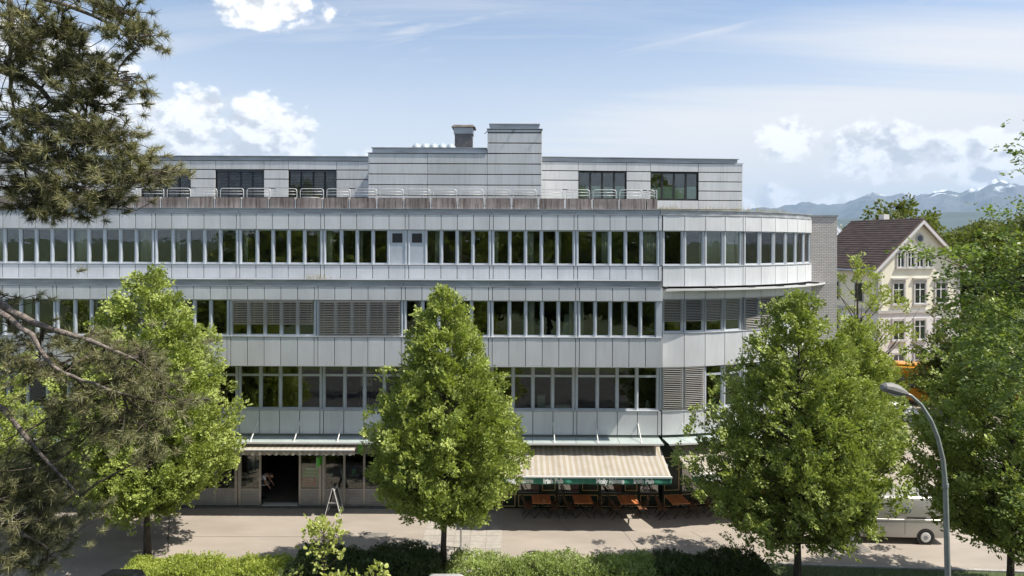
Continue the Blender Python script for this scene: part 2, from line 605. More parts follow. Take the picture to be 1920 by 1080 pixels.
# patched trench covers and a drain in the asphalt
M_PATCH = mat('asphalt_patch', (0.20, 0.185, 0.165), 0.9, var=0.25, vscale=3, bump=0.3, bscale=90)
for (x, y, w, d) in [(-5.9, -2.9, 1.15, 0.5), (14.0, -3.9, 1.6, 0.9), (21.8, -4.4, 2.0, 0.9)]:
    piece('asphalt_patch', (w, d, 0.008), (x, y, 0.004), M_PATCH, pavement)
b = MB()
for (x0, y0, x1, y1) in [(4.9, -2.2, 5.5, -5.6), (2.0, -1.2, 2.6, -2.3), (7.9, -2.4, 9.4, -5.2), (-14, -3.1, -5, -3.05)]:
    b.bar((x0, y0, 0.003), (x1, y1, 0.003), 0.014, 0.004)
b.build('pavement_joint', mat('tar', (0.08, 0.075, 0.07), 0.8), pavement)
for (x, y) in ((-8.2, -4.1), (0.9, -4.6), (12.6, -3.2)):
    b = MB()
    b.tube([(x, y, 0.001), (x, y, 0.007)], .31, 20)
    b.build('drain_cover', mat('cast_iron', (0.07, 0.065, 0.06), .6, .3, var=.3, vscale=12), pavement)
# kerb stones along the lawn
n = 15
for i in range(n):
    a, c = KA.lerp(KB, i / n), KA.lerp(KB, (i + 1) / n)
    m_ = (a + c) / 2
    piece('kerb_stone', ((c - a).length - 0.012, 0.12, 0.20), (m_.x, m_.y - 0.06, 0.01), M_KERB, pavement, rz=math.atan2(c.y - a.y, c.x - a.x))
for i in range(22):
    piece('edging_stone', (0.985, 0.08, 0.12), (-13.7 + i + 0.5, -6.39, 0.0), M_KERB, pavement)


# ------------------------------------------------------------------ mountains
def mountain_mat(name, rock, green, snow_z):
    m = bpy.data.materials.new(name)
    m.use_nodes = True
    g = NG(m.node_tree)
    bs = g.n['Principled BSDF']
    bs.inputs['Roughness'].default_value = 0.9
    geo = g.node('ShaderNodeNewGeometry')
    sp = g.node('ShaderNodeSeparateXYZ')
    g.l.new(geo.outputs['Position'], sp.inputs[0])
    n = g.noise(geo.outputs['Position'], 0.0011, 8, 0.68)
    n2 = g.noise(geo.outputs['Position'], 0.0004, 5, 0.6)
    hz = g.math('ADD', sp.outputs[2], g.math('MULTIPLY', g.math('SUBTRACT', n, 0.5), 3000))
    base = g.mix(g.smooth(n2, 0.35, 0.65), rgba(green), rgba(rock))
    c = g.mix(g.smooth(hz, snow_z - 120, snow_z + 160), base, (0.82, 0.85, 0.88, 1))
    g.put(bs.inputs['Base Color'], c)
    return m


def ridge(name, r0, r1, az0, az1, sky, m, na, nr, freq, jag, seed, smooth=False):
    V, F = [], []
    xs = [s[0] for s in sky]
    es = [s[1] for s in sky]
    for i in range(na + 1):
        a = math.radians(az0 + (az1 - az0) * i / na)
        px = 960 + FPX * math.tan(a)
        e = float(np.interp(px, xs, es)) / FPX * math.cos(a)
        for j in range(nr + 1):
            t = j / nr
            r = r0 + (r1 - r0) * t
            prof = math.sin(PI * min(1, t / 0.62 * 0.5) if t < 0.62 else PI * (0.5 + (t - 0.62) / 0.76 * 0.5)) if True else 0
            q = Vector((r * math.sin(a) * freq, r * math.cos(a) * freq, seed))
            nz = mnoise.fractal(q, 1.0, 2.1, 6)
            rd = mnoise.ridged_multi_fractal(q, 1.0, 2.1, 6, 1.0, 2.0)
            h = CAM_Z + .93 * e * r * (prof ** 0.85) * (1 - jag + jag * (0.55 + 0.42 * rd)) + nz * jag * 0.10 * e * r * prof
            V.append((r * math.sin(a), r * math.cos(a), max(h, -5) if 0 < t < 1 else -12))
    for i in range(na):
        for j in range(nr):
            k = i * (nr + 1) + j
            F.append((k, k + nr + 1, k + nr + 2, k + 1))
    bb = MB()
    bb.add(V, F)
    o = bb.build(name, m, smooth=smooth)
    return tag(o, kind='structure')


SKY_BACK = [(-2500, 45), (900, 50), (1300, 58), (1440, 66), (1520, 74), (1580, 72), (1610, 84), (1640, 96), (1665, 88), (1700, 90), (1740, 93), (1770, 96),
            (1800, 92), (1830, 100), (1860, 116), (1885, 112), (1920, 112), (2100, 104), (2600, 96), (4000, 80)]
SKY_FRONT = [(-2500, 30), (1400, 38), (1560, 48), (1640, 52), (1700, 48), (1760, 58), (1840, 62), (1920, 58), (2300, 50), (4000, 42)]
ridge('snowy_mountains', 23000, 36000, -58, 66, SKY_BACK, mountain_mat('alpine_rock', (0.09, 0.095, 0.10), (0.06, 0.075, 0.06), 2150), 620, 46, 0.00042, 0.55, 3.1)
ridge('foothills', 12000, 19000, -58, 66, SKY_FRONT, mountain_mat('wooded_hill', (0.05, 0.07, 0.045), (0.035, 0.055, 0.03), 9000), 420, 24, 0.0004, 0.35, 7.7)
# ------------------------------------------------------------------ the office building
office = thing('office_building', 'long pale grey panel-clad office block with strip windows and a rounded end', 'building', (0, 0, 0))
NB = 9                      # bays left of the rounded end
POST = [7.02 - 4.0 * k for k in range(NB + 1)]
XL = POST[-1] - 0.12
Z3 = dict(cop=14.22, p_t=13.945, p_b=13.22, w_t=13.165, w_b=11.65, s_t=11.52, s_b=10.86)
Z2 = dict(cop=10.90, p_t=10.57, p_b=9.96, w_t=9.915, w_b=8.38, s_t=8.25, s_b=6.92)
Z1 = dict(w_t=6.72, w_b=4.80, s_t=4.64, s_b=3.53)
YB = -1.0                   # face of the projecting second storey

# curve of the rounded end
TH0, RAD, CW = 0.10, 13.5, 1.09
CX0 = 7.14
SEAM = [CW * k for k in range(5)] + [4 * CW + 0.14 + CW * k for k in range(7)]


def arc(s, off=0.0):
    """point on the curve at arc length s, moved outwards by off; and its heading"""
    a = TH0 + s / RAD
    p = Vector((CX0 + RAD * (math.sin(a) - math.sin(TH0)), RAD * (math.cos(TH0) - math.cos(a)), 0))
    return p + Vector((math.sin(a), -math.cos(a), 0)) * off, a


S_END = SEAM[-1]
ARCN = 40


def arc_line(off, s0=0.0, s1=None, n=ARCN):
    s1 = S_END if s1 is None else s1
    return [tuple(arc(s0 + (s1 - s0) * i / n, off)[0][:2]) for i in range(n + 1)]


def arc_strip(b, off0, off1, z0, z1, s0=0.0, s1=None, n=ARCN):
    outer, inner = arc_line(off1, s0, s1, n), arc_line(off0, s0, s1, n)
    rings = [[(o[0], o[1], z0), (i[0], i[1], z0), (i[0], i[1], z1), (o[0], o[1], z1)] for o, i in zip(outer, inner)]
    return b.loft(rings)


# --- solid core behind the cladding: slabs and walls, one part each
endp = arc(S_END)[0]
core_poly = [(XL, 0.30)] + [(CX0, 0.30)] + arc_line(-0.30, 0.02, S_END, 24) + [(endp.x + 1.35, endp.y + 0.4), (endp.x + 1.35, 19), (XL, 19)]


def slab(name, z0, z1, m, grow=0.0):
    b = MB()
    poly = [(XL, 0.20)] + [(CX0, 0.20)] + arc_line(-0.18, 0.02, S_END, 24) + [(endp.x + 1.3, endp.y + 0.42), (endp.x + 1.3, 19), (XL, 19)]
    b.prism(poly, z0, z1)
    return b.build(name, m, office)


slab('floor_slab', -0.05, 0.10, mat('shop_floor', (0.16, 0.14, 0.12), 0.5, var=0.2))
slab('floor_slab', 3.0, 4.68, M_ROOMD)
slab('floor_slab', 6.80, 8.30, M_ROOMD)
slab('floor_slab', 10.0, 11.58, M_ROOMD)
slab('roof_slab', 13.26, 14.10, M_ROOF)
# side, rear and inner walls
MB().box(XL - 0.25, XL, 0.0, 19.2, 0, 14.1).build('side_wall', M_CLAD, office)
MB().box(XL, endp.x + 1.5, 19.0, 19.25, 0, 14.1).build('rear_wall', M_CLAD, office)
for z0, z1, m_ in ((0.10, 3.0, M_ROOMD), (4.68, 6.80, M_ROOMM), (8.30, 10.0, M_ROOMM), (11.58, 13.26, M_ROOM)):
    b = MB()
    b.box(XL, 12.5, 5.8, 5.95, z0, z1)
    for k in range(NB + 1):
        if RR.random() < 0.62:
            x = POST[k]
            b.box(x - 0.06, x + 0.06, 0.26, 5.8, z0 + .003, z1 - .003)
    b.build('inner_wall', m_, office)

# --- strips of dark backing behind the panels
b = MB()
for z0, z1, y in ((Z3['p_b'], Z3['p_t'], 0.03), (Z3['s_b'], Z3['s_t'], 0.03), (Z1['s_b'], Z1['s_t'], 0.03)):
    b.box(XL, CX0, y, y + 0.17, z0 + .01, z1 - .01)
for z0, z1 in ((Z2['p_b'], Z2['p_t']), (Z2['s_b'], Z2['s_t'])):
    b.box(XL, 6.88, YB + 0.03, YB + 0.20, z0 + .01, z1 - .01)
b.box(6.84, 6.895, YB + 0.21, -0.01, Z2['s_b'] + .02, Z2['p_t'] - .02)
for z0, z1 in ((Z3['p_b'], Z3['p_t']), (10.57, Z3['s_t']), (9.98, 10.38), (6.74, 8.33), (Z1['s_b'], Z1['s_t'])):
    arc_strip(b, -0.20, -0.03, z0 + .01, z1 - .01)
b.build('panel_backing', M_JOINT, office)
# floor and roof of the projecting storey
MB().box(XL, 6.88, YB + 0.22, 0.19, 6.95, 8.28).build('bay_floor', M_ROOMD, office)
MB().box(XL, 6.88, YB + 0.22, 0.19, 9.97, 10.80).build('bay_roof', M_ROOF, office)
MB().box(XL, 6.87, YB + 0.02, 0.0, 6.905, 6.945).build('bay_soffit', M_PANEL, office)


def panel(x0, x1, y, z0, z1, gap=0.016, rz=0.0, name='facade_panel', m=None, th=0.03):
    w, h = x1 - x0 - 2 * gap, z1 - z0 - 0.012
    o = piece(name, (w, th, h), ((x0 + x1) / 2, y + th / 2, (z0 + z1) / 2), m or M_PANEL, office, rz=rz)
    o.rotation_euler = (RR.uniform(-.004, .004), 0, rz + RR.uniform(-.004, .004))
    return o


STRIP = 0.177
for k in range(NB):
    x1, x0 = POST[k], POST[k + 1]
    for (y, rows) in ((0.0, ((Z3['p_b'], Z3['p_t']), (Z3['s_b'], Z3['s_t']))), (YB, ((Z2['p_b'], Z2['p_t']), (Z2['s_b'], Z2['s_t'])))):
        xa, xb = x0 + STRIP / 2, x1 - STRIP / 2
        if y == YB and k == 0:
            xb = 6.90
        pw = (xb - xa) / 5
        for (z0, z1) in rows:
            for j in range(5):
                panel(xa + j * pw, xa + (j + 1) * pw, y, z0, z1)
            panel(x0 - STRIP / 2, x0 + STRIP / 2, y, z0, z1, name='cover_strip')
    xa, xb = x0 + STRIP / 2, x1 - STRIP / 2
    pw = (xb - xa) / 4
    for j in range(4):
        panel(xa + j * pw, xa + (j + 1) * pw, 0.0, Z1['s_b'], Z1['s_t'])
    panel(x0 - STRIP / 2, x0 + STRIP / 2, 0.0, Z1['s_b'], Z1['s_t'], name='cover_strip')
for (z0, z1) in ((Z3['p_b'], Z3['p_t']), (Z3['s_b'], Z3['s_t']), (Z1['s_b'], Z1['s_t'])):
    panel(POST[0] - STRIP / 2, POST[0] + STRIP / 2, 0.0, z0, z1, name='cover_strip')
for (z0, z1) in ((Z2['p_b'], Z2['p_t']), (Z2['s_b'], Z2['s_t'])):
    piece('facade_panel', (0.94, 0.03, z1 - z0 - .012), (6.905, YB / 2 - .02, (z0 + z1) / 2), M_PANEL, office, rz=PI / 2)

# panels on the rounded end
CURVE_ROWS = ((Z3['p_b'], Z3['p_t']), (10.57, Z3['s_t']), (9.98, 10.38), (6.74, 8.33), (Z1['s_b'], Z1['s_t']))
for i in range(len(SEAM) - 1):
    s0, s1 = SEAM[i], SEAM[i + 1]
    pm, a = arc((s0 + s1) / 2, 0.0)
    pa, pb = arc(s0)[0], arc(s1)[0]
    cm = (pa + pb) / 2
    nrm = Vector((math.sin(a), -math.cos(a), 0))
    for (z0, z1) in CURVE_ROWS:
        c = cm - nrm * 0.015
        piece('facade_panel' if s1 - s0 > .5 else 'cover_strip', ((pb - pa).length - 0.030, 0.03, z1 - z0 - 0.012), (c.x, c.y, (z0 + z1) / 2), M_PANEL, office, rz=a)

# --- copings with a shaded band under the lip
for k in range(NB):
    x1, x0 = POST[k] - 0.004, POST[k + 1] + 0.004
    for (yf, zt, zb) in ((0.0, Z3['cop'], Z3['p_t']), (YB, Z2['cop'], Z2['p_t'])):
        xe = x1 if not (k == 0 and yf == YB) else 6.90
        b = MB()
        b.box(x0, xe, yf - 0.02, yf + (0.55 if yf == 0 else 0.99), zt - 0.03, zt)
        b.box(x0 + .002, xe - .002, yf + 0.04, yf + 0.30, zb + 0.035, zt - 0.031)
        c = b.build('coping', M_COPING, office)
        MB().box(x0, xe, yf - 0.015, yf + 0.035, zb + 0.004, zb + 0.034).build('drip_edge', M_LIP, c)
b = MB()
arc_strip(b, -0.5, 0.02, Z3['cop'] - 0.03, Z3['cop'], -0.1)
arc_strip(b, -0.30, -0.04, Z3['p_t'] + 0.035, Z3['cop'] - 0.031, -0.1)
c = b.build('coping', M_LIP, office)
b = MB()
arc_strip(b, -0.035, 0.015, Z3['p_t'] + 0.004, Z3['p_t'] + 0.034, -0.1)
b.build('drip_edge', M_LIP, c)

# --- sills
for k in range(NB):
    x1, x0 = POST[k], POST[k + 1]
    MB().box(x0 + .003, x1 - .003, -0.022, 0.20, Z3['s_t'] + 0.012, Z3['s_t'] + 0.052).build('window_sill', M_SILL, office)
    MB().box(x0 + .003, (x1 if k else 6.91) - .003, YB - 0.022, YB + 0.20, Z2['s_t'] + 0.012, Z2['s_t'] + 0.052).build('window_sill', M_SILL, office)
    MB().box(x0 + .003, x1 - .003, -0.022, 0.20, Z1['s_t'] + 0.012, Z1['s_t'] + 0.052).build('window_sill', M_SILL, office)
for zz in (Z3['s_t'], 8.33, Z1['s_t']):
    b = MB()
    arc_strip(b, -0.20, 0.022, zz + 0.012, zz + 0.052)
    b.build('window_sill', M_SILL, office)

# --- windows
MESHC = {}


def frame_mesh(w, h, t=0.045, d=0.06, transom=None, ts=0.018):
    key = ('f', round(w, 3), round(h, 3), transom)
    if key not in MESHC:
        b = MB()
        b.box(-w / 2, -w / 2 + ts, 0, d, 0, h).box(w / 2 - ts, w / 2, 0, d, 0, h)
        b.box(-w / 2 + ts, w / 2 - ts, .001, d, 0, t * 1.5).box(-w / 2 + ts, w / 2 - ts, .001, d, h - t, h)
        if transom:
            b.box(-w / 2 + ts, w / 2 - ts, -0.012, d, transom - 0.05, transom + 0.05)
        me = b.mesh('window')
        me.materials.append(M_ALU)
        MESHC[key] = me
    return MESHC[key]


def pane_mesh(w, h, m=None):
    m = m or M_GLASS
    key = ('p', round(w, 3), round(h, 3), m.name)
    if key not in MESHC:
        b = MB()
        b.box(-w / 2, w / 2, 0, 0.008, 0, h)
        me = b.mesh('pane')
        me.materials.append(m)
        MESHC[key] = me
    return MESHC[key]


def mullion_mesh(w, h, d=0.12):
    key = ('m', round(w, 3), round(h, 3), d)
    if key not in MESHC:
        b = MB()
        r = w / 2
        prof = [(-r, d), (-r, 0.03)] + [(-r * math.cos(t * PI / 6), 0.03 - 0.03 * math.sin(t * PI / 6)) for t in range(1, 6)] + [(r, 0.03), (r, d)]
        b.prism(prof, 0, h)
        me = b.mesh('mullion')
        me.materials.append(M_ALU)
        MESHC[key] = me
    return MESHC[key]


def window(px, py, z, w, h, rz=0.0, transom=None, glass=None):
    o = inst('window', frame_mesh(w, h, transom=transom), (px, py, z), office, rz)
    t = 0.045
    if transom:
        inst('pane', pane_mesh(w - .036, transom - 0.05 - 1.5 * t, glass), (0, 0.03, 1.5 * t), o)
        inst('pane', pane_mesh(w - .036, h - t - transom - 0.05, glass), (0, 0.03, transom + 0.05), o)
    else:
        inst('pane', pane_mesh(w - .036, h - 2.5 * t, glass), (0, 0.03, 1.5 * t), o)
    o.rotation_euler = (0, 0, rz + RR.uniform(-.006, .006))
    return o


def vent_panel(px, py, z, w, h):
    b = MB()
    b.box(-w / 2, w / 2, 0, 0.05, 0, h)
    o = b.build('ventilation_panel', M_ALU, office, (px, py, z))
    b = MB()
    b.box(-w / 2 + .10, w / 2 - .10, -0.012, -0.002, h * .63, h * .90)
    g_ = b.build('louvre', M_DARK, o)
    return o


CURT = mat('net_curtain', (0.62, 0.62, 0.57), 0.9)


def curtain(px, py, z, w, h, rz=0.0, m=None):
    b = MB()
    n = max(6, int(w / 0.03))
    vs = [(-w / 2 + w * i / n, 0.025 * math.sin(i * 1.9) + 0.01 * math.sin(i * .7), zz) for zz in (0, h) for i in range(n + 1)]
    fs = [(i, i + 1, n + 2 + i, n + 1 + i) for i in range(n)]
    b.add(vs, fs)
    o = b.build('curtain', m or CURT, office, (px, py, z), rz, smooth=True)
    md = o.modifiers.new('cloth', 'SOLIDIFY')
    md.thickness = 0.004
    return o


POSTW, MULW = 0.25, 0.135
M_POSTC = M_ALU


def post(x, y, z0, z1, w=POSTW):
    o = inst('window_post', mullion_mesh(w * .42, z1 - z0), (x - w * .29, y, z0), office)
    inst('window_post', mullion_mesh(w * .42, z1 - z0), (x + w * .29, y, z0), office)
    MB().box(x - w * .10, x + w * .10, y + 0.05, y + 0.12, z0 + .01, z1 - .01).build('guide_rail', M_GREY, office)


rw = random.Random(5)
SPECIAL3 = {(2, 0), (3, 4)}
CURT3 = {(6, 4): .9, (7, 0): 1.0, (6, 0): 1.0, (5, 1): .3, (3, 2): .25, (4, 4): .3, (2, 1): 0.4, (1, 2): .55, (1, 4): .2, (7, 2): .25, (5, 4): .2, (8, 2): .2, (8, 1): .6, (4, 0): .35, (4, 2): .2, (0, 1): .5, (0, 4): .9, (1, 0): .3, (2, 3): .25, (3, 0): .4}
CURT2 = {(0, 0): .3, (1, 4): .35, (2, 3): .25, (5, 2): .3, (2, 0): .5, (0, 2): .15, (6, 2): .2, (1, 2): .6, (7, 3): .5}
for k in range(NB):
    x1, x0 = POST[k], POST[k + 1]
    for lev, (Z, yf, n) in enumerate(((Z3, 0.0, 5), (Z2, YB, 5), (Z1, 0.0, 4))):
        yw = yf + 0.085
        z0, z1 = Z['s_t'] + 0.054, Z['w_t'] + 0.045
        xr = x1 - POSTW / 2 if not (lev == 1 and k == 0) else 6.62
        xa = x0 + POSTW / 2
        pw = (xr - xa) / n
        for j in range(n):
            xc = xa + (j + .5) * pw
            w = pw - MULW * (0.5 if j in (0, n - 1) else 1.0) - .004
            xs = xc + (MULW * .25 if j == n - 1 else -MULW * .25 if j == 0 else 0)
            if lev == 0 and (k, j) in SPECIAL3:
                vent_panel(xs, yw + 0.02, z0, w, z1 - z0)
            else:
                window(xs, yw + 0.04, z0, w, z1 - z0, transom=(1.60 if lev == 2 else None))
            if j < n - 1:
                inst('mullion', mullion_mesh(MULW - .01, z1 - z0), (xa + (j + 1) * pw, yw, z0), office)
            cset = (CURT3, CURT2, {})[lev]
            if (k, j) in cset:
                f = cset[(k, j)]
                side = rw.choice((-1, 1)) if f < 1 else 0
                curtain(xs + side * w * (1 - f) / 2, yf + 0.33, z0 + .05, w * f * .95, z1 - z0 - .1)
        post(x0, yw - 0.01, z0, z1)
    # lintel strip above each ribbon
    MB().box(x0, x1 if k else CX0, 0.09, 0.20, Z3['w_t'] + 0.047, Z3['p_b'] + .009).build('lintel', M_ALU, office)
post(POST[0], 0.075, Z3['s_t'] + .054, Z3['w_t'] + .045)
post(POST[0], 0.075, Z1['s_t'] + .054, Z1['w_t'] + .045)
MB().box(6.64, 6.905, YB + 0.06, YB + 0.30, Z2['s_t'] + .054, Z2['p_b'] + .005).build('corner_post', M_ALU, office)
MB().box(6.86, 6.90, YB + 0.31, 0.0, Z2['s_t'] - .05, Z2['p_b'] + .005).build('return_wall', M_ALU, office)

# rounded end windows
for i in range(len(SEAM) - 1):
    s0, s1 = SEAM[i], SEAM[i + 1]
    pa, pb = arc(s0, -0.10)[0], arc(s1, -0.10)[0]
    a = arc((s0 + s1) / 2)[1]
    cm = (pa + pb) / 2
    nrm = Vector((math.sin(a), -math.cos(a), 0))
    if s1 - s0 < .5:
        continue
    w = (pb - pa).length
    for lev, (z0, z1) in enumerate(((Z3['s_t'] + .054, Z3['p_b']), (8.384, 9.98), (Z1['s_t'] + .054, 6.745))):
        c = cm - nrm * 0.02
        window(c.x, c.y, z0, w - 0.24, z1 - z0, a, transom=(1.62 if lev == 2 else None))
        for s_ in (s0 + 0.06, s1 - 0.06):
            q, aq = arc(s_, -0.085)
            inst('mullion', mullion_mesh(0.10, z1 - z0), (q.x, q.y, z0), office, aq)
        for s_ in (s0,) + ((s1,) if i in (3, len(SEAM) - 2) else ()):
            q, aq = arc(s_, -0.06)
            inst('guide_rail', pane_mesh(0.035, z1 - z0, M_GREY), (q.x, q.y, z0), office, aq)
        if lev == 0 and i >= 2:
            q = cm - nrm * 0.5
            curtain(q.x, q.y, z0 + .02, w * .95, z1 - z0, a, CURT)

# --- blinds
def blind(cx, cy, ztop, zbot, w, n_slats, rz=0.0, tilt=0.5, dark=False, parent=None, slat_d=0.075):
    m_ = M_SLATD if dark else M_SLAT
    b = MB()
    b.box(-w / 2, w / 2, -0.03, 0.03, -0.05, 0.0)
    b.box(-w / 2, w / 2, -0.03, 0.03, zbot - ztop, zbot - ztop + 0.03)
    for s_ in np.linspace(-0.44, 0.44, 5 if w > 2 else 2):
        b.box(s_ * w - .004, s_ * w + .004, -0.036, -0.031, zbot - ztop + .01, -.03)
    o = b.build('blind', m_, parent or office, (cx, cy, ztop), rz)
    key = ('slat', round(w, 2), tilt, m_.name)
    if key not in MESHC:
        bb = MB()
        d = slat_d / 2
        ca, sa = math.cos(tilt) * d, math.sin(tilt) * d
        prof = [(-ca, -sa), (0, 0.010), (ca, sa), (ca, sa + .004), (0, 0.016), (-ca, -sa + .004)]
        bb.loft([[(x, p[0], p[1]) for p in prof] for x in (-w / 2 + .01, w / 2 - .01)])
        me = bb.mesh('slat')
        me.materials.append(m_)
        MESHC[key] = me
    for i in range(n_slats):
        inst('slat', MESHC[key], (0, 0, -0.06 - (ztop - zbot - 0.12) * (i + .5) / n_slats), o).rotation_euler = (RR.uniform(-.03, .03), RR.uniform(-.0015, .0015), 0)
    return o


YBL = YB + 0.032
blind(-10.98, YBL, 9.93, 8.84, 3.70, 12, tilt=0.05)
blind(-6.98, YBL, 9.93, 8.33, 3.70, 19, tilt=0.16)
for i in range(0, 7):
    if SEAM[i + 1] - SEAM[i] < .5:
        continue
    pa, pb = arc(SEAM[i], -0.03)[0], arc(SEAM[i + 1], -0.03)[0]
    cm = (pa + pb) / 2
    a = arc((SEAM[i] + SEAM[i + 1]) / 2)[1]
    blind(cm.x, cm.y, 9.97, 8.92 if i < 5 else 8.42, (pb - pa).length - 0.06, 12 if i < 5 else 17, a, tilt=0.30)
    if i < 2:
        blind(cm.x, cm.y, 6.73, 4.74, (pb - pa).length - 0.06, 21, a, tilt=0.25)

# --- metal grille canopy on the rounded end
b = MB()
arc_strip(b, 0.02, 0.56, 10.44, 10.475, 0.0, S_END + 1.6)
cn = b.build('grille_canopy', M_LIP, office)
b = MB()
arc_strip(b, 0.561, 0.60, 10.415, 10.50, 0.0, S_END + 1.6)
b.build('canopy_edge', M_GALV, cn)
for s_ in (0.05, 2.5, 4.6, 6.6, 8.6, 10.4):
    p0, a_ = arc(s_, 0.01)
    p1, _ = arc(s_, 0.55)
    MB().bar((p0.x, p0.y, 10.52), (p1.x, p1.y, 10.52), 0.05, 0.09).build('canopy_arm', M_DARK, cn)

# --- glass canopy above the shops
ZC = 3.41
for i in range(16):
    x1 = 7.0 - i * 2.0
    MB().box(x1 - 1.99, x1 - .01, -1.02, -0.02, ZC - .012, ZC + .012).build('canopy_glass', M_CANOPY, office)
    b = MB()
    b.tube([(x1 - 1.0, -0.02, 4.05), (x1 - 1.0, -0.93, ZC + .03)], 0.026, 6)
    b.box(x1 - 1.04, x1 - .96, -1.0, -0.86, ZC + .013, ZC + .05)
    b.box(x1 - 1.03, x1 - .97, -0.04, -0.003, 3.98, 4.12)
    b.build('tie_rod', M_WHITE, office)
    MB().box(x1 - 2.0, x1, -1.05, -1.022, ZC - .05, ZC + .03).build('canopy_gutter', M_GALV, office)
b = MB()
arc_strip(b, 0.02, 1.02, ZC - .012, ZC + .012, 0, S_END)
b.build('canopy_glass', M_CANOPY, office)
b = MB()
arc_strip(b, 1.022, 1.05, ZC - .05, ZC + .03, 0, S_END)
b.build('canopy_gutter', M_GALV, office)
for s_ in (1.0, 3.2, 5.4, 7.6, 9.8):
    p0, _ = arc(s_, 0.0)
    p1, _ = arc(s_, 0.93)
    MB().tube([(p0.x, p0.y, 4.05), (p1.x, p1.y, ZC + .03)], 0.016, 6).build('tie_rod', M_WHITE, office)
# fascia between canopy and shop windows
MB().box(XL, 6.98, 0.02, 0.19, 2.66, 3.50).build('shop_fascia', mat('fascia', (0.20, 0.21, 0.20), 0.5), office)
b = MB()
arc_strip(b, -0.19, -0.02, 2.66, 3.50)
b.build('shop_fascia', M_PUB, office)

# --- brick pier at the right end
def brick_mat():
    m = bpy.data.materials.new('grey_brick')
    m.use_nodes = True
    g = NG(m.node_tree)
    bs = g.n['Principled BSDF']
    bs.inputs['Roughness'].default_value = 0.85
    geo = g.node('ShaderNodeNewGeometry')
    sp = g.node('ShaderNodeSeparateXYZ')
    g.l.new(geo.outputs['Position'], sp.inputs[0])
    cm = g.node('ShaderNodeCombineXYZ')
    g.put(cm.inputs[0], g.math('ADD', sp.outputs[0], sp.outputs[1]))
    g.put(cm.inputs[1], sp.outputs[2])
    br = g.node('ShaderNodeTexBrick')
    g.l.new(cm.outputs[0], br.inputs['Vector'])
    br.inputs['Color1'].default_value = (0.66, 0.61, 0.57, 1)
    br.inputs['Color2'].default_value = (0.56, 0.52, 0.485, 1)
    br.inputs['Mortar'].default_value = (0.27, 0.245, 0.225, 1)
    br.inputs['Scale'].default_value = 1.0
    br.inputs['Mortar Size'].default_value = 0.012
    br.inputs['Brick Width'].default_value = 0.26
    br.inputs['Row Height'].default_value = 0.092
    g.l.new(br.outputs['Color'], bs.inputs['Base Color'])
    bp = g.node('ShaderNodeBump')
    bp.inputs['Strength'].default_value = 0.6
    bp.inputs['Distance'].default_value = 0.01
    bp.invert = True
    g.l.new(br.outputs['Fac'], bp.inputs['Height'])
    g.l.new(bp.outputs[0], bs.inputs['Normal'])
    return m


M_BRICK = brick_mat()
pier = MB().box(endp.x - 0.25, endp.x + 1.42, endp.y + 0.05, 19.0, 0, 14.12).build('brick_pier', M_BRICK, office)
MB().box(endp.x - 0.28, endp.x + 1.46, endp.y + 0.0, 19.05, 14.122, 14.22).build('pier_coping', M_COPING, pier)

# ------------------------------------------------------------------ ground floor shopfronts
YG = 0.10
M_INT1 = mat('shop_counter', (0.30, 0.34, 0.32), 0.6)


def shop_bay(x0, x1, open_door=False):
    """one glazed unit with a ribbed lower panel"""
    w = x1 - x0
    if open_door:
        b = MB()
        b.box(x0, x0 + .05, YG, YG + .08, .1, 2.62).box(x1 - .05, x1, YG, YG + .08, .1, 2.62).box(x0 + .05, x1 - .05, YG, YG + .08, 2.56, 2.62)
        d = b.build('shop_doorway', M_SHOPALU, office)
        MB().box(x0 + .1, x1 - .1, YG - .05, YG + .3, .10, .125).build('threshold', M_GALV, d)
        return d
    b = MB()
    b.box(x0, x0 + .05, YG, YG + .08, .1, 2.62).box(x1 - .05, x1, YG, YG + .08, .1, 2.62).box(x0 + .05, x1 - .05, YG, YG + .08, 2.56, 2.62)
    b.box(x0 + .05, x1 - .05, YG - .01, YG + .08, .84, .90).box(x0 + .05, x1 - .05, YG, YG + .08, .1, .16)
    o = b.build('shop_window', M_SHOPALU, office)
    MB().box(x0 + .05, x1 - .05, YG + .035, YG + .043, .90, 2.56).build('pane', M_SHOPGLASS, o)
    b = MB()
    b.box(x0 + .05, x1 - .05, YG + .03, YG + .06, .16, .84)
    for i in range(9):
        z = .19 + i * .072
        b.box(x0 + .055, x1 - .055, YG + .012, YG + .029, z, z + .05)
    b.build('ribbed_panel', M_RIB, o)
    return o


for k in range(3, 9):                       # bays of the bakery and its neighbours
    x1, x0 = POST[k] if k > 2 else -1.3, POST[k + 1]
    xa, xb = x0 + .11, x1 - .11
    q = (xb - xa) / 4
    MB().box(x0 - .108, x0 - .03, YG - .02, YG + .12, .1, 2.64).box(x0 + .03, x0 + .108, YG - .02, YG + .12, .1, 2.64).box(x0 - .03, x0 + .03, YG + .05, YG + .12, .1, 2.64).build('shop_post', M_SHOPALU, office)
    j = 0
    while j < 4:
        if k == 4 and j == 1:
            shop_bay(xa + j * q, xa + (j + 2) * q, True)
            j += 2
        else:
            shop_bay(xa + j * q, xa + (j + 1) * q)
            j += 1
# bay between bakery and pub
xa = POST[3] + .11
for j in range(3):
    shop_bay(xa + j * 0.95, xa + (j + 1) * 0.95)
MB().box(POST[3] - .10, POST[3] + .10, YG - .02, YG + .12, .1, 2.64).build('shop_post', M_SHOPALU, office)
MB().box(-2.0, -1.55, YG - .02, YG + .12, 0, 2.64).build('shop_post', M_SHOPALU, office)
MB().box(XL, -1.2, 0.0, 0.30, -0.02, 0.098).build('plinth', mat('plinth_stone', (0.10, 0.10, 0.095), 0.8, var=0.3), office)
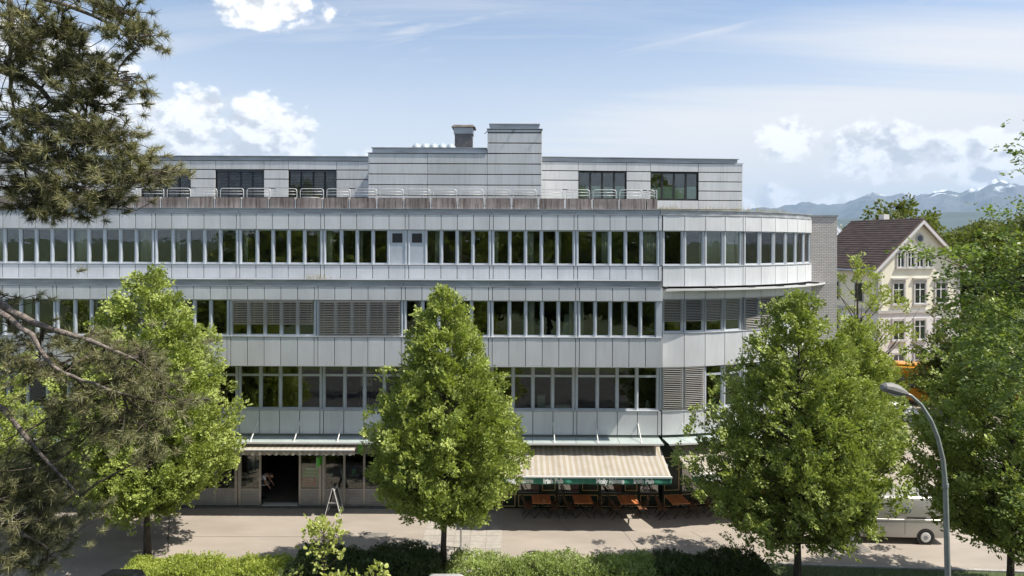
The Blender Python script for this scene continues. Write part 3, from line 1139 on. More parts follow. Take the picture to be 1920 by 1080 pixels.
# pub door leaf
b = MB()
b.box(-1.54, -0.62, YG, YG + .06, .02, 2.64)
dr = b.build('pub_door', M_PUB, office)
MB().tube([(-0.72, YG - .05, .75), (-0.72, YG - .05, 1.35)], .018, 6).build('handle', M_GALV, dr)
piece('door_post', (0.07, 0.16, 2.6), (-0.56, YG + .0, 1.32), M_SHOPALU, office)


# pub front : green joinery, windows and gilded mouldings
def gilt(b, x0, x1, z0, z1, y, t=.03):
    b.box(x0, x1, y, y + .015, z0, z0 + t).box(x0, x1, y, y + .015, z1 - t, z1)
    b.box(x0, x0 + t, y, y + .015, z0 + t, z1 - t).box(x1 - t, x1, y, y + .015, z0 + t, z1 - t)
    return b


M_PUBGLASS = glass_mat('pub_glass', (0.4, 0.42, 0.42), 0.22)


def pub_unit(M, widths, parent):
    """pub front along local X; returns nothing"""
    x = 0
    for kind, w in widths:
        if kind == 'p':
            o = piece('pub_panel', (w - .006, .06, 2.62), M @ Vector((x + w / 2, .03, 1.33)), M_PUB, parent, rz=M.to_euler().z)
            for (za, zb) in ((.10, .66), (.86, 2.45)):
                b = MB()
                gilt(b, -w / 2 + .10, w / 2 - .10, za - 1.33, zb - 1.33, -.044)
                b.build('gilt_moulding', M_GOLD, o)
        else:
            b = MB()
            b.box(-w / 2 + .003, w / 2 - .003, 0, .06, .02, .80)
            b.box(-w / 2 + .003, -w / 2 + .06, 0, .06, .80, 2.64).box(w / 2 - .06, w / 2 - .003, 0, .06, .80, 2.64).box(-w / 2 + .06, w / 2 - .06, 0, .06, 2.50, 2.64)
            o = b.build('pub_window', M_PUB, parent, M @ Vector((x + w / 2, 0, 0)), M.to_euler().z)
            MB().box(-w / 2 + .06, w / 2 - .06, .02, .03, .80, 2.50).build('pane', M_PUBGLASS, o)
            MB().box(-w / 2 + .06, w / 2 - .06, -.03, .019, .765, .80).build('ledge', M_GREY, o)
            b = MB()
            gilt(b, -w / 2 + .05, w / 2 - .05, .10, .66, -.017)
            b.build('gilt_moulding', M_GOLD, o)
            if RR.random() < .7:
                MB().box(-w / 2 + .08, w / 2 - .08, .10, .11, .82, 1.30 + RR.random() * .5).build('cafe_curtain', mat('cafe_curtain_cloth', (0.42, 0.42, 0.45), .9), o)
        x += w


pub_unit(Matrix.Translation((-0.52, YG, 0)), [('p', .82), ('w', 1.08), ('p', .82), ('w', 1.08), ('p', .95), ('w', 1.08), ('p', .78), ('w', 0.95)], office)
for i, (kind, s0, s1) in enumerate([('p', 0.05, 1.0), ('w', 1.0, 2.1), ('p', 2.1, 3.0), ('w', 3.0, 4.1), ('p', 4.1, 5.0), ('w', 5.0, 6.1), ('p', 6.1, 7.1), ('w', 7.1, 8.3), ('p', 8.3, 9.3), ('p', 9.3, 10.2), ('p', 10.2, 11.0)]):
    pa, pb = arc(s0, -0.10)[0], arc(s1, -0.10)[0]
    M = Matrix.Translation(pa) @ Matrix.Rotation(math.atan2(pb.y - pa.y, pb.x - pa.x), 4, 'Z')
    pub_unit(M, [(kind, (pb - pa).length)], office)

# ------------------------------------------------------------------ penthouse
YP = 3.5
ZR = 14.10


def clad(xa, xb, y, rows, splits, rz=0.0, org=None, skip=()):
    """horizontal cladding boards; rows = list of z edges, splits = list of x edges"""
    for i in range(len(rows) - 1):
        for j in range(len(splits) - 1):
            z0, z1, x0, x1 = rows[i], rows[i + 1], splits[j], splits[j + 1]
            if any(x0 >= s[0] - .02 and x1 <= s[1] + .02 and z0 >= s[2] - .02 and z1 <= s[3] + .02 for s in skip):
                continue
            c = Vector(((x0 + x1) / 2, y + .02, (z0 + z1) / 2))
            if org is not None:
                c = org @ c
            o = piece('cladding_board', (x1 - x0 - .02, .04, z1 - z0 - .05), c, M_CLAD, office, rz=rz)
            o.rotation_euler = (RR.uniform(-.003, .003), 0, rz + RR.uniform(-.003, .003))


def roof_window(x0, x1, z0, z1, y, n, m_=None, rz=0.0, org=None, frosted=False):
    b = MB()
    w, h = x1 - x0, z1 - z0
    m_ = m_ or M_GREY
    b.box(-w / 2, w / 2, 0, .1, h - .07, h).box(-w / 2, w / 2, 0, .1, 0, .07)
    for i in range(n + 1):
        xx = -w / 2 + w * i / n
        b.box(max(-w / 2, xx - .05), min(w / 2, xx + .05), .002, .098, .07, h - .07)
    c = Vector(((x0 + x1) / 2, y + .10, z0))
    if org is not None:
        c = org @ c
    o = b.build('roof_window', m_, office, c, rz)
    for i in range(n):
        xx = -w / 2 + w * (i + .5) / n
        inst('pane', pane_mesh(w / n - .1, h - .14), (xx, .04, .07), o)
        if frosted:
            inst('frosted_film', pane_mesh(w / n - .1, h * (.40 + .04 * (i % 2)), M_FROST), (xx, .07, .075), o)
    return o


# left wing
rowsL = [14.05, 14.95, 15.43, 15.91, 16.40, 16.88]
winL = [(-19.5, -16.9), (-15.6, -13.05), (-11.76, -9.24)]
MB().box(-28.5, -6.9, YP + .22, 12, ZR, 16.9).box(-28.5, -6.9, YP + .045, YP + .21, 16.42, 16.86).build('penthouse_core', M_ROOMD, office)
xs = [-28.5, -24.3, -20.6, -19.5, -16.9, -15.6, -13.05, -11.76, -9.24, -6.98]
clad(0, 0, YP, rowsL, xs, skip=[(a, b_, 14.0, 16.41) for a, b_ in winL])
for i, (a, b_) in enumerate(winL):
    o = roof_window(a + .01, b_ - .01, 14.12, 16.39, YP + .02, 4, M_DARK)
    nsl = (30, 30, 30)[i]
    blind((a + b_) / 2, YP + .06, 16.36, (14.9, 14.3, 14.6)[i], b_ - a - .08, (20, 24, 20)[i], tilt=(.1, .5, .15)[i], dark=True)
b = MB()
b.box(-28.55, -6.9, YP - .04, 12, 17.10, 17.13).box(-28.5, -6.9, YP + .05, 11.9, 16.90, 17.099).box(-28.55, -6.9, YP - .03, YP + .04, 16.885, 16.905)
b.build('penthouse_coping', M_COPING, office)
# projecting lift block
YBK = 0.9
rowsB = [14.05, 14.62, 15.13, 15.64, 16.15, 16.66, 16.93]
MB().box(-6.98, 1.40, YBK + .05, 9, ZR, 16.95).build('lift_block', M_JOINT, office)
clad(0, 0, YBK, [14.05, 14.40, 14.91, 15.42, 15.94, 16.45, 16.96], [-7.01, -4.13, -1.22], 0)
clad(0, 0, YBK, [14.05, 14.40, 14.91, 15.42, 15.94, 16.45, 16.96, 17.47, 17.98, 18.15], [-1.22, 1.43], 0)
MB().box(-1.20, 1.41, YBK + .05, 6, 16.952, 18.15).build('lift_tower', M_JOINT, office)
b = MB()
b.box(-6.90, -1.24, YBK + .10, 8.9, 17.23, 17.26).box(-6.85, -1.24, YBK + .16, 8.8, 16.99, 17.229).box(-7.05, -1.24, YBK - .03, 8.9, 16.965, 16.988)
b.build('lift_block_coping', M_COPING, office)
b = MB()
b.box(-1.14, 1.35, YBK + .10, 5.9, 18.40, 18.44).box(-1.09, 1.30, YBK + .16, 5.8, 18.18, 18.399).box(-1.25, 1.47, YBK - .03, 6.05, 18.155, 18.178)
b.build('tower_coping', M_COPING, office)
# sides of the block and tower
for (x_, y0, y1, z0, z1) in ((1.43, YBK + .04, 6.0, 14.05, 18.15), (-7.01, YBK + .04, 9, 14.05, 16.96)):
    n = int((z1 - z0) / .51)
    for i in range(n):
        za, zb = z0 + (z1 - z0) * i / n, z0 + (z1 - z0) * (i + 1) / n
        piece('cladding_board', (y1 - y0, .04, zb - za - .05), (x_, (y0 + y1) / 2, (za + zb) / 2), M_CLAD, office, rz=PI / 2)
for (xx, yy) in ((-1.25, 1.2), (0.05, YBK - .02), (1.42, YBK - .02)):
    MB().bar((xx - .12, yy - .08, 17.95), (xx + .05, yy, 18.12), .03).build('rain_spout', M_DARK, office)
# right wing, turned a little
A_R = math.radians(4.0)
ORG = Matrix.Translation((1.45, YP, 0)) @ Matrix.Rotation(A_R, 4, 'Z')
LW = 10.95
splR = [0.02, 2.05, 4.62, 5.92, 8.52, LW]
winR = [(2.05, 4.62), (5.92, 8.52)]
clad(0, 0, 0.0, [14.05, 14.42, 14.92, 15.42, 15.92, 16.42, 16.90], splR, A_R, ORG, skip=[(2.05, 4.62, 14.9, 16.43), (5.92, 8.52, 14.9, 16.43)])
b = MB()
b.box(0, LW - .02, .22, 8, ZR, 16.9, ORG)
b.box(0, 2.03, .045, .21, ZR, 16.88, ORG).box(4.64, 5.9, .045, .21, ZR, 16.88, ORG).box(8.54, LW - .03, .045, .21, ZR, 16.88, ORG)
b.build('penthouse_core', M_JOINT, office)
for (a, b_) in winR:
    roof_window(a + .01, b_ - .01, 14.93, 16.41, .0, 4, M_DARK, A_R, ORG, True)
b = MB()
b.box(0, LW - .22, -.04, 8.1, 17.13, 17.16, ORG).box(0, LW - .28, .05, 8, 16.93, 17.129, ORG).box(0, LW + .03, -.03, .04, 16.905, 16.928, ORG)
b.build('penthouse_coping', M_COPING, office)
for i in range(6):
    za = 14.05 + i * .475
    c = ORG @ Vector((LW - .02, 4.02, za + .24))
    piece('cladding_board', (7.95, .04, .45), c, M_CLAD, office, rz=A_R + PI / 2)

# chimney and roof lights on the lift block
b = MB()
b.box(-.45, .45, -.45, .45, -.36, .75)
ch = b.build('ventilation_chimney', mat('weathered_steel', (0.16, 0.15, 0.15), 0.5, 0.5, var=0.3), office, (-2.55, 3.6, 17.62))
MB().box(-.50, .50, -.50, -.46, .66, .98).box(-.50, .50, .46, .50, .66, .98).box(-.50, -.47, -.46, .46, .66, .98).box(.47, .50, -.46, .46, .66, .98).build('cowl', M_COPING, ch)
b = MB()
b.add([(-.62, -.62, 1.0), (.62, -.62, 1.0), (.62, .62, 1.0), (-.62, .62, 1.0), (-.50, -.50, 1.12), (.50, -.50, 1.12), (.50, .50, 1.12), (-.50, .50, 1.12)],
      [(0, 3, 2, 1), (4, 5, 6, 7), (0, 1, 5, 4), (1, 2, 6, 5), (2, 3, 7, 6), (3, 0, 4, 7)])
b.build('cap', mat('rusty_cap', (0.17, 0.14, 0.12), 0.7, 0.2, var=0.4), ch)
M_DOME = mat('acrylic_dome', (0.42, 0.47, 0.50), 0.15, 0.0)
for i in range(5):
    b = MB()
    rings = []
    for j in range(6):
        t = j / 5 * PI / 2
        rings.append([(0.26 * math.cos(t) * math.cos(q * PI / 6), .5 * math.cos(t) * math.sin(q * PI / 6), .34 * math.sin(t) + .001 * j) for q in range(12)])
    b.loft(rings)
    d_ = b.build('roof_dome', M_DOME, office, (-4.82 + i * .43, 2.2, 17.30), smooth=True)
# ------------------------------------------------------------------ names for ordinals
ORD = ['first', 'second', 'third', 'fourth', 'fifth', 'sixth', 'seventh', 'eighth', 'ninth', 'tenth', 'eleventh', 'twelfth', 'thirteenth', 'fourteenth',
       'fifteenth', 'sixteenth', 'seventeenth', 'eighteenth', 'nineteenth', 'twentieth', 'twenty-first', 'twenty-second', 'twenty-third', 'twenty-fourth', 'twenty-fifth']

# ------------------------------------------------------------------ roof terrace: concrete planters and hoop railing
PX0 = P(1232, 380, .28).x
PITCH = 1.285
NPL = 25
rail = thing('terrace_railing', 'long galvanised hoop railing standing along the roof terrace edge', 'railing', (0, 0.62, 14.22))
pb = MB()
pb.box(-.585, .585, 0, .32, 0, .50)
plm = pb.mesh('planter_trough')
plm.materials.append(M_CONC)
for i in range(NPL):
    w_small = i == 0
    xc = PX0 - .26 if i == 0 else PX0 - .55 - PITCH * (i - .5) + .02
    root = thing('concrete_planter', 'short stained concrete planter at the right end of the terrace row' if i == 0 else 'stained concrete planter on the terrace edge, %s from the right end of the row' % ORD[i],
                 'planter', (xc, 0.14, 14.225), 0, 'concrete planters along the roof terrace')
    o = inst('trough', plm, (0, 0, 0), root)
    o.rotation_euler = (RR.uniform(-.012, .012), RR.uniform(-.006, .006), RR.uniform(-.008, .008))
    if w_small:
        o.scale = (.42, 1, 1)
    s_ = MB()
    s_.box(-.55 * (.42 if w_small else 1), .55 * (.42 if w_small else 1), .03, .29, .501, .51)
    s_.build('soil', M_EARTH, root)
    # hoop of the railing behind it
    h = MB()
    hw = .56 if not w_small else .2
    pts = [(-hw, 0, -.1), (-hw, 0, .85)] + [(-hw + .12 * (1 - math.cos(t)), 0, .85 + .12 * math.sin(t)) for t in (PI / 6, PI / 3, PI / 2)]
    pts += [(hw - .12 * (1 - math.cos(t)), 0, .85 + .12 * math.sin(t)) for t in (PI / 2, PI / 3, PI / 6)] + [(hw, 0, .85), (hw, 0, -.1)]
    h.tube(pts, .017, 6)
    h.tube([(-hw, 0, .84), (hw, 0, .84)], .010, 5)
    h.tube([(-hw, 0, .70), (hw, 0, .70)], .010, 5)
    h.build('railing_hoop', M_GALV, rail, (xc, 0, 0), smooth=True)
    if i < NPL - 1:
        MB().box(-.022, .022, -.47, -.38, -.205, .30).build('railing_post', M_GALV, rail, (xc - (.34 if w_small else PITCH / 2), .0, .215))
h = MB()
for zz in (.97, .84, .70):
    h.tube([(PX0 + .05, -.02, zz), (PX0 + .02, 1.0, zz), (PX0 - .3, 1.9, zz)], .014, 6)
h.tube([(PX0 + .05, -.02, -.1), (PX0 + .05, -.02, .97)], .017, 6)
h.tube([(PX0 - .3, 1.9, -.1), (PX0 - .3, 1.9, .97)], .017, 6)
h.build('return_rail', M_GALV, rail)
# a round white table and chair on the terrace, a bundle by the wall
t_ = thing('terrace_table', 'round white table behind the terrace railing', 'table', P(583, 366, 2.0) * 1.0)
t_.location.z = 14.12
b = MB()
b.tube([(0, 0, .70), (0, 0, .74)], .45, 20)
b.build('table_top', M_WHITE, t_)
b = MB()
b.tube([(0, 0, .012), (0, 0, .70)], .03, 8)
b.tube([(0, 0, 0), (0, 0, .02)], .22, 14)
b.build('pedestal', M_GREY, t_)
t_ = thing('cushion_box', 'pale storage box with folded cushions by the terrace wall', 'box', (P(655, 366, 2.6).x, 2.6, 14.12))
MB().box(-.55, .55, -.3, .3, 0, .55).build('crate', mat('box_brown', (0.16, 0.10, 0.07), .8), t_, bevel=.02)
b = MB()
for i in range(3):
    b.box(-.5 + i * .34, -.2 + i * .34, -.25, .25, .551, .72 + .04 * (i % 2))
b.build('cushions', mat('cushion_beige', (0.45, 0.36, 0.29), .9), t_, bevel=.03)

# ------------------------------------------------------------------ awnings
def stripe_mat():
    m = bpy.data.materials.new('awning_stripes')
    m.use_nodes = True
    g = NG(m.node_tree)
    bs = g.n['Principled BSDF']
    out = g.n['Material Output']
    bs.inputs['Roughness'].default_value = .9
    tc = g.node('ShaderNodeTexCoord')
    sp = g.node('ShaderNodeSeparateXYZ')
    g.l.new(tc.outputs['Object'], sp.inputs[0])
    u = g.math('FRACT', g.math('MULTIPLY', sp.outputs[0], 1 / .26))
    a = g.math('GREATER_THAN', u, .52)
    u2 = g.math('FRACT', g.math('MULTIPLY', sp.outputs[0], 1 / .065))
    fine = g.math('MULTIPLY', g.math('GREATER_THAN', u2, .6), .25)
    c = g.mix(a, (0.50, 0.44, 0.345, 1), (0.62, 0.585, 0.53, 1))
    c = g.mix(fine, c, (0.58, 0.51, 0.41, 1))
    n = g.noise(tc.outputs['Object'], 1.3, 5, .6)
    c = g.mix(g.smooth(n, .42, .72, 0, .22), c, (0.30, 0.24, 0.17, 1))
    g.put(bs.inputs['Base Color'], c)
    tr = g.node('ShaderNodeBsdfTranslucent')
    g.put(tr.inputs[0], c)
    mx = g.node('ShaderNodeMixShader')
    mx.inputs[0].default_value = .34
    g.l.new(bs.outputs[0], mx.inputs[1])
    g.l.new(tr.outputs[0], mx.inputs[2])
    g.l.new(mx.outputs[0], out.inputs[0])
    return m


M_STRIPE = stripe_mat()
M_VAL = mat('valance_green', (0.05, 0.25, 0.17), .7, var=.35, vscale=2.5, stretch=(1.5, 1, .6))
M_LETTER = mat('letter_white', (0.78, 0.80, 0.76), .7)


def awning(root, L, zb, proj, zf, text_at, flip=False):
    """local X along the front, -Y outwards"""
    b = MB()
    nx, ny = 48, 10
    vs = []
    for j in range(ny + 1):
        t = j / ny
        for i in range(nx + 1):
            sag = .05 * math.sin(PI * t) * (.7 + .3 * math.sin(i * .9))
            vs.append((L * i / nx, -.08 - (proj - .08) * t, zb + (zf - zb) * t - sag))
    fs = [(j * (nx + 1) + i, j * (nx + 1) + i + 1, (j + 1) * (nx + 1) + i + 1, (j + 1) * (nx + 1) + i) for j in range(ny) for i in range(nx)]
    b.add(vs, fs)
    o = b.build('awning_cloth', M_STRIPE, root, smooth=True)
    md = o.modifiers.new('cloth', 'SOLIDIFY')
    md.thickness = .004
    b = MB()
    b.box(-.02, L + .02, -proj - .07, -proj + .01, zf - .03, zf + .05)
    b.build('front_bar', M_WHITE, root, bevel=.01)
    b = MB()
    b.tube([(-.02, -.07, zb + .03), (L + .02, -.07, zb + .03)], .075, 10)
    b.build('roller', M_SHOPALU, root, smooth=True)
    for xx in (.25, L * .5, L - .25):
        b = MB()
        b.bar((xx, -.05, zb - .25), (xx + .35, -proj * .5, (zb + zf) / 2 - .22), .05)
        b.bar((xx + .35, -proj * .5, (zb + zf) / 2 - .22), (xx, -proj + .02, zf - .03), .045)
        b.build('folding_arm', M_GREY, root)
    # hanging valance with soft folds
    b = MB()
    n = 110
    vs = []
    for r in range(4):
        for i in range(n + 1):
            x = L * i / n
            amp = .035 * r / 3
            vs.append((x, -proj - .045 + amp * math.sin(x * 5.1 + .8 * math.sin(x * 2.3)) + amp * .4 * math.sin(x * 13), zf - .035 - .265 * r / 3))
    fs = [(r * (n + 1) + i, r * (n + 1) + i + 1, (r + 1) * (n + 1) + i + 1, (r + 1) * (n + 1) + i) for r in range(3) for i in range(n)]
    b.add(vs, fs)
    v = b.build('valance', M_VAL, root, smooth=True)
    md = v.modifiers.new('cloth', 'SOLIDIFY')
    md.thickness = .004
    for body, x0, x1 in text_at:
        me = text_mesh(body, .30, .017)
        xs_ = [q.co.x for q in me.vertices]
        wd = max(xs_) - min(xs_)
        me.materials.clear()
        me.materials.append(M_LETTER)
        for q in me.vertices:                       # condense, stand upright and lay on the folds of the cloth
            x = x0 + (q.co.x - min(xs_)) / wd * (x1 - x0)
            z = zf - .245 + q.co.y * .95
            r = max(0, min(1, (zf - .035 - z) / .265))
            amp = .035 * r
            y = -proj - .045 + amp * math.sin(x * 5.1 + .8 * math.sin(x * 2.3)) + amp * .4 * math.sin(x * 13)
            q.co = (x, y - .008 - q.co.z, z)
        me.update()
        o = bpy.data.objects.new('lettering', me)
        put(o, v)
    return root


aw_y = -0.18
pub_aw = thing('pub_awning', 'wide striped beige awning with green lettered valance, left of the two over the pub tables', 'awning', (-0.78, aw_y, 0))
LA = 6.98 + .78


def tx(px):
    return P(px, 900, -2.55).x + 0.78


awning(pub_aw, LA, 3.10, 2.42, 2.44, [('Molly Malone', tx(948.5), tx(1000)), ('Irish Pub', tx(1018.5), tx(1056)), ('Molly Malone', tx(1117.5), tx(1170)), ('Irish Pub', tx(1187.5), tx(1225.5))])
pa, _ = arc(0.32, 0.10)
aw2 = thing('pub_awning', 'shorter striped beige awning following the rounded corner, partly hidden by a tree', 'awning', (pa.x, pa.y, 0), .20)
awning(aw2, 4.3, 3.10, 2.34, 2.44, [('Molly Malone', .55, 1.75), ('Irish Pub', 2.3, 3.2)])
# bakery awning, rolled almost in, scalloped edge
bk = thing('bakery_awning', 'rolled-in striped awning with scalloped fringe above the bakery doorway', 'awning', (P(428, 840, -.5).x, -.02, 0))
LBK = P(672, 840, -.5).x - P(428, 840, -.5).x
b = MB()
b.add([(0, -.05, 3.32), (LBK, -.05, 3.32), (LBK, -1.22, 3.17), (0, -1.22, 3.17)], [(0, 1, 2, 3)])
o = b.build('awning_cloth', M_STRIPE, bk)
o.modifiers.new('cloth', 'SOLIDIFY').thickness = .004
MB().box(0, LBK, -1.28, -1.22, 3.125, 3.185).build('front_bar', M_WHITE, bk, bevel=.008)
b = MB()
n = int(LBK / .026)
vs = []
for i in range(n + 1):
    x = LBK * i / n
    yy = -1.255 + .012 * math.sin(x * 17)
    vs += [(x, yy, 3.124), (x, yy, 3.124 - .17 - .045 * abs(math.sin(x * PI / .26)))]
b.add(vs, [(2 * i, 2 * i + 2, 2 * i + 3, 2 * i + 1) for i in range(n)])
o = b.build('scalloped_fringe', M_STRIPE, bk)
o.modifiers.new('cloth', 'SOLIDIFY').thickness = .004

# green shop signs
q = P(676, 838, -.3)
sg = thing('shop_sign', 'flat bright green sign panel at the right end of the bakery awning', 'sign', (q.x, -.30, 2.72))
MB().box(-.13, .13, -.02, .02, 0, .46).build('sign_face', M_GREEN, sg, bevel=.006)
MB().box(-.10, .10, -.0, .31, .20, .26).build('bracket', M_GREY, sg)
q = P(598, 858, -.6)
sg = thing('projecting_sign', 'small green and grey box sign jutting out beside the bakery doorway', 'sign', (q.x, -.55, 2.22))
MB().box(-.05, .05, -.36, .36, .0, .50).build('sign_box', M_GREY, sg, bevel=.008)
MB().box(.052, .06, -.33, .33, .03, .47).build('sign_face', M_GREEN, sg)
b = MB()
b.add([(-.02, -.365, .02), (.13, -.42, .10), (.13, -.42, .46), (-.02, -.365, .50)], [(0, 1, 2, 3)])
o = b.build('side_flap', M_GREEN, sg)
o.modifiers.new('sheet', 'SOLIDIFY').thickness = .01
MB().box(-.02, .02, .30, .68, .22, .28).build('bracket', M_GREY, sg)

# poster in the bakery window: green slats over a red notice
q0, q1 = P(566, 880, .25), P(597, 912, .25)
ps = thing('window_poster', 'poster with green bars above a red notice inside the bakery window', 'poster', (q0.x, .22, 0))
W = q1.x - q0.x
MB().box(-.06, W + .03, 0, .012, .95, 1.85).build('backing_sheet', mat('poster_grey', (0.36, 0.37, 0.37), .6), ps)
for i in range(3):
    z = 1.74 - i * .155
    b = MB()
    b.add([(.17 - i * .055, -.004, z), (W, -.004, z), (W, -.004, z + .105), (.205 - i * .055, -.004, z + .105)], [(0, 1, 2, 3)])
    o = b.build('green_bar', mat('poster_green', (0.30, 0.80, 0.18), .5), ps)
    MB().box(.26, W - .10, -.009, -.006, z + .04, z + .062).build('print_line', M_LETTER, o)
o = MB().box(0, W - .10, -.008, -.003, 1.0, 1.40).build('red_notice', mat('poster_red', (0.62, 0.12, 0.10), .6), ps)
for (z, a_, c_) in ((1.29, .06, .56), (1.19, .05, .58), (1.09, .09, .50)):
    for k_ in range(7):
        if k_ != 3:
            MB().box(a_ + k_ * .075, a_ + k_ * .075 + .05, -.013, -.009, z, z + (.05 if z > 1.1 else .02)).build('print_mark', M_LETTER, o)

# ------------------------------------------------------------------ things inside the bakery
MT = mat('teal_plastic', (0.03, 0.28, 0.24), .4)
c_ = thing('bakery_counter', 'pale glass-topped bakery counter behind the shop window left of the doorway', 'counter', (P(462, 900, 1.4).x, 1.4, .10))
MB().box(-.75, .48, -.35, .35, 0, .95).build('counter_body', mat('counter_cream', (0.50, 0.52, 0.47), .5), c_, bevel=.02)
MB().box(-.75, .48, -.30, .30, .96, 1.02).build('counter_top', M_GALV, c_, bevel=.01)
MB().box(-.45, .42, .30, .34, 1.03, 2.0).build('back_panel', mat('panel_teal', (0.32, 0.46, 0.43), .4), c_)
b = MB()
b.tube([(-.2, 0, 1.03), (-.2, 0, 1.32), (-.05, 0, 1.42)], .045, 8)
b.box(-.42, -.28, -.1, .1, 1.03, 1.22)
b.build('tap', M_DARK, c_)
tb = thing('round_cafe_table', 'small round white table just inside the bakery doorway', 'table', (P(492, 915, 1.0).x, 1.0, .10))
b = MB()
b.tube([(0, 0, .72), (0, 0, .75)], .36, 20)
b.build('table_top', M_WHITE, tb)
b = MB()
b.tube([(0, 0, .01), (0, 0, .72)], .03, 8)
b.tube([(0, 0, 0), (0, 0, .02)], .2, 12)
b.build('pedestal', M_DARK, tb)
nt = thing('paper_notice', 'white paper notice pinned to the dark wall inside the bakery', 'notice', (P(510, 869, 4.0).x, 4.0, 1.85))
MB().box(-.17, .17, -.01, .01, 0, .46).build('sheet', M_WHITE, nt)
sh = thing('wall_shelf', 'long narrow shelf under the paper notice inside the bakery', 'shelf', (P(506, 880, 4.0).x, 4.0, 1.50))
MB().box(-.75, .75, -.16, .14, 0, .035).build('board', mat('shelf_wood', (0.30, 0.22, 0.13), .6), sh)
b = MB()
b.box(-.6, -.4, -.1, .1, .036, .16).box(.3, .5, -.1, .1, .036, .10)
b.build('baskets', mat('basket', (0.30, 0.24, 0.12), .8), sh)
for (px, dz, lab, mm) in ((622, 1.28, 'white cup on a shelf in the bakery window', M_WHITE), (664, 1.38, 'teal box on a shelf in the bakery window', MT)):
    s_ = thing('display_shelf', 'narrow display shelf in the bakery window under the %s' % ('white cup' if mm is M_WHITE else 'teal box'), 'shelf', (P(px, 895, .6).x, .6, dz))
    MB().box(-.24, .24, -.12, .12, -.02, .0).build('board', M_GALV, s_)
    MB().box(-.015, .015, .06, .09, -dz + .10, -.02).build('stand', M_DARK, s_)
    g_ = thing('display_item', lab, 'cup' if mm is M_WHITE else 'box', (P(px, 895, .6).x, .6, dz))
    b = MB()
    if mm is M_WHITE:
        b.tube([(0, 0, 0), (0, 0, .10), (0, 0, .16)], [.05, .07, .075], 12)
        b.build('cup', mm, g_)
        MB().tube([(0, 0, .161), (0, 0, .22)], .05, 8).build('filling', MT, g_)
    else:
        b.box(-.09, .09, -.05, .05, 0, .32)
        b.build('carton', mm, g_, bevel=.006)
        MB().box(-.07, .07, -.056, -.052, .08, .24).build('print', M_GREEN, g_)
bd = thing('menu_board', 'white board leaning inside the bakery window beside the teal box', 'board', (P(647, 915, .5).x, .5, .98))
o = MB().box(-.03, .03, -.2, .2, -.01, .80).build('leaning_board', M_WHITE, bd)
o.rotation_euler = (0, -.20, 0)
MB().box(-.25, .45, -.25, .25, -.9, -.03).build('plinth', M_ROOMD, bd)
tl = thing('tray_table', 'low display table with white dishes in the bakery window', 'table', (P(664, 915, .8).x, .8, .10))
MB().box(-.45, .45, -.25, .25, .86, .90).build('table_top', mat('tray_wood', (0.25, 0.14, 0.09), .5), tl)
b = MB()
for xx in (-.42, .38):
    b.box(xx, xx + .04, -.22, .22, 0, .859)
b.build('legs', M_DARK, tl)
for xx in (-.22, .02, .24):
    MB().tube([(xx, 0, .901), (xx, 0, .93), (xx, 0, .98)], [.05, .10, .035], 12).build('dish', M_WHITE, tl, smooth=True)

# sheets and boxes on the first-floor window boards
for (px, w, h, m_, lab, cat_) in ((1015, .36, .62, mat('pale_folder', (0.45, 0.50, 0.50), .7), 'tall pale binder standing behind a first floor office window', 'binder'),
                                  (1028, .32, .14, M_WHITE, 'short stack of white paper behind a first floor office window', 'paper stack'),
                                  (1055, .70, .13, M_WHITE, 'wide low heap of white paper behind a first floor office window', 'paper stack'),
                                  (1213, .16, .40, mat('jug_grey', (0.50, 0.55, 0.57), .4), 'grey jug standing behind the last flat first floor office window', 'jug')):
    q = P(px, 755, .5)
    t_ = thing('office_item', lab, cat_, (q.x, .48, 4.685))
    b = MB()
    if cat_ == 'jug':
        b.tube([(0, 0, 0), (0, 0, .25), (.03, 0, .40)], [.09, .08, .05], 10)
        b.tube([(.08, 0, .32), (.15, 0, .25), (.09, 0, .10)], .015, 6)
    else:
        for i in range(5 if cat_ != 'binder' else 1):
            hh = h / (5 if cat_ != 'binder' else 1)
            j_ = RR.uniform(-.02, .02)
            b.box(-w / 2 + j_, w / 2 + j_, -.1, .12, i * hh + .0005 * i, (i + 1) * hh)
    b.build('body', m_, t_)
q = P(686, 720, .7)
fl = thing('flip_chart', 'white flip chart on a tripod behind the first floor windows', 'flip chart', (q.x, .85, 4.685))
MB().box(-.28, .28, -.02, .0, .95, 1.65).build('paper', M_WHITE, fl)
MB().box(.08, .20, -.025, -.022, 1.1, 1.25).build('orange_note', mat('note_orange', (0.6, 0.25, 0.05), .7), fl)
b = MB()
b.tube([(-.26, 0, .95), (-.36, .1, 0)], .012, 6).tube([(.26, 0, .95), (.36, .1, 0)], .012, 6).tube([(0, .02, 1.6), (0, .5, 0)], .012, 6)
b.build('tripod', M_GALV, fl)
q = P(1062, 600, -.5)
ba = thing('presentation_board', 'pale board leaning behind a second floor window right of the middle tree', 'board', (q.x, -.45, 8.285))
o = MB().box(-.20, .20, -.015, .015, 0, 1.0).build('board', mat('board_mint', (0.42, 0.52, 0.49), .5), ba)
o.rotation_euler = (-.25, .16, 0)

# ------------------------------------------------------------------ person bending in the doorway
def skin_body(name, joints, edges, m, parent, levels=2):
    me = bpy.data.meshes.new(name)
    names = list(joints)
    me.from_pydata([joints[k][0] for k in names], [(names.index(a), names.index(c)) for a, c in edges], [])
    o = bpy.data.objects.new(name, me)
    put(o, parent)
    o.modifiers.new('skin', 'SKIN')
    for i, k_ in enumerate(names):
        r = joints[k_][1]
        me.skin_vertices[0].data[i].radius = r if isinstance(r, tuple) else (r, r)
    me.skin_vertices[0].data[0].use_root = True
    sb = o.modifiers.new('smooth', 'SUBSURF')
    sb.levels = sb.render_levels = levels
    me.materials.append(m)
    return o


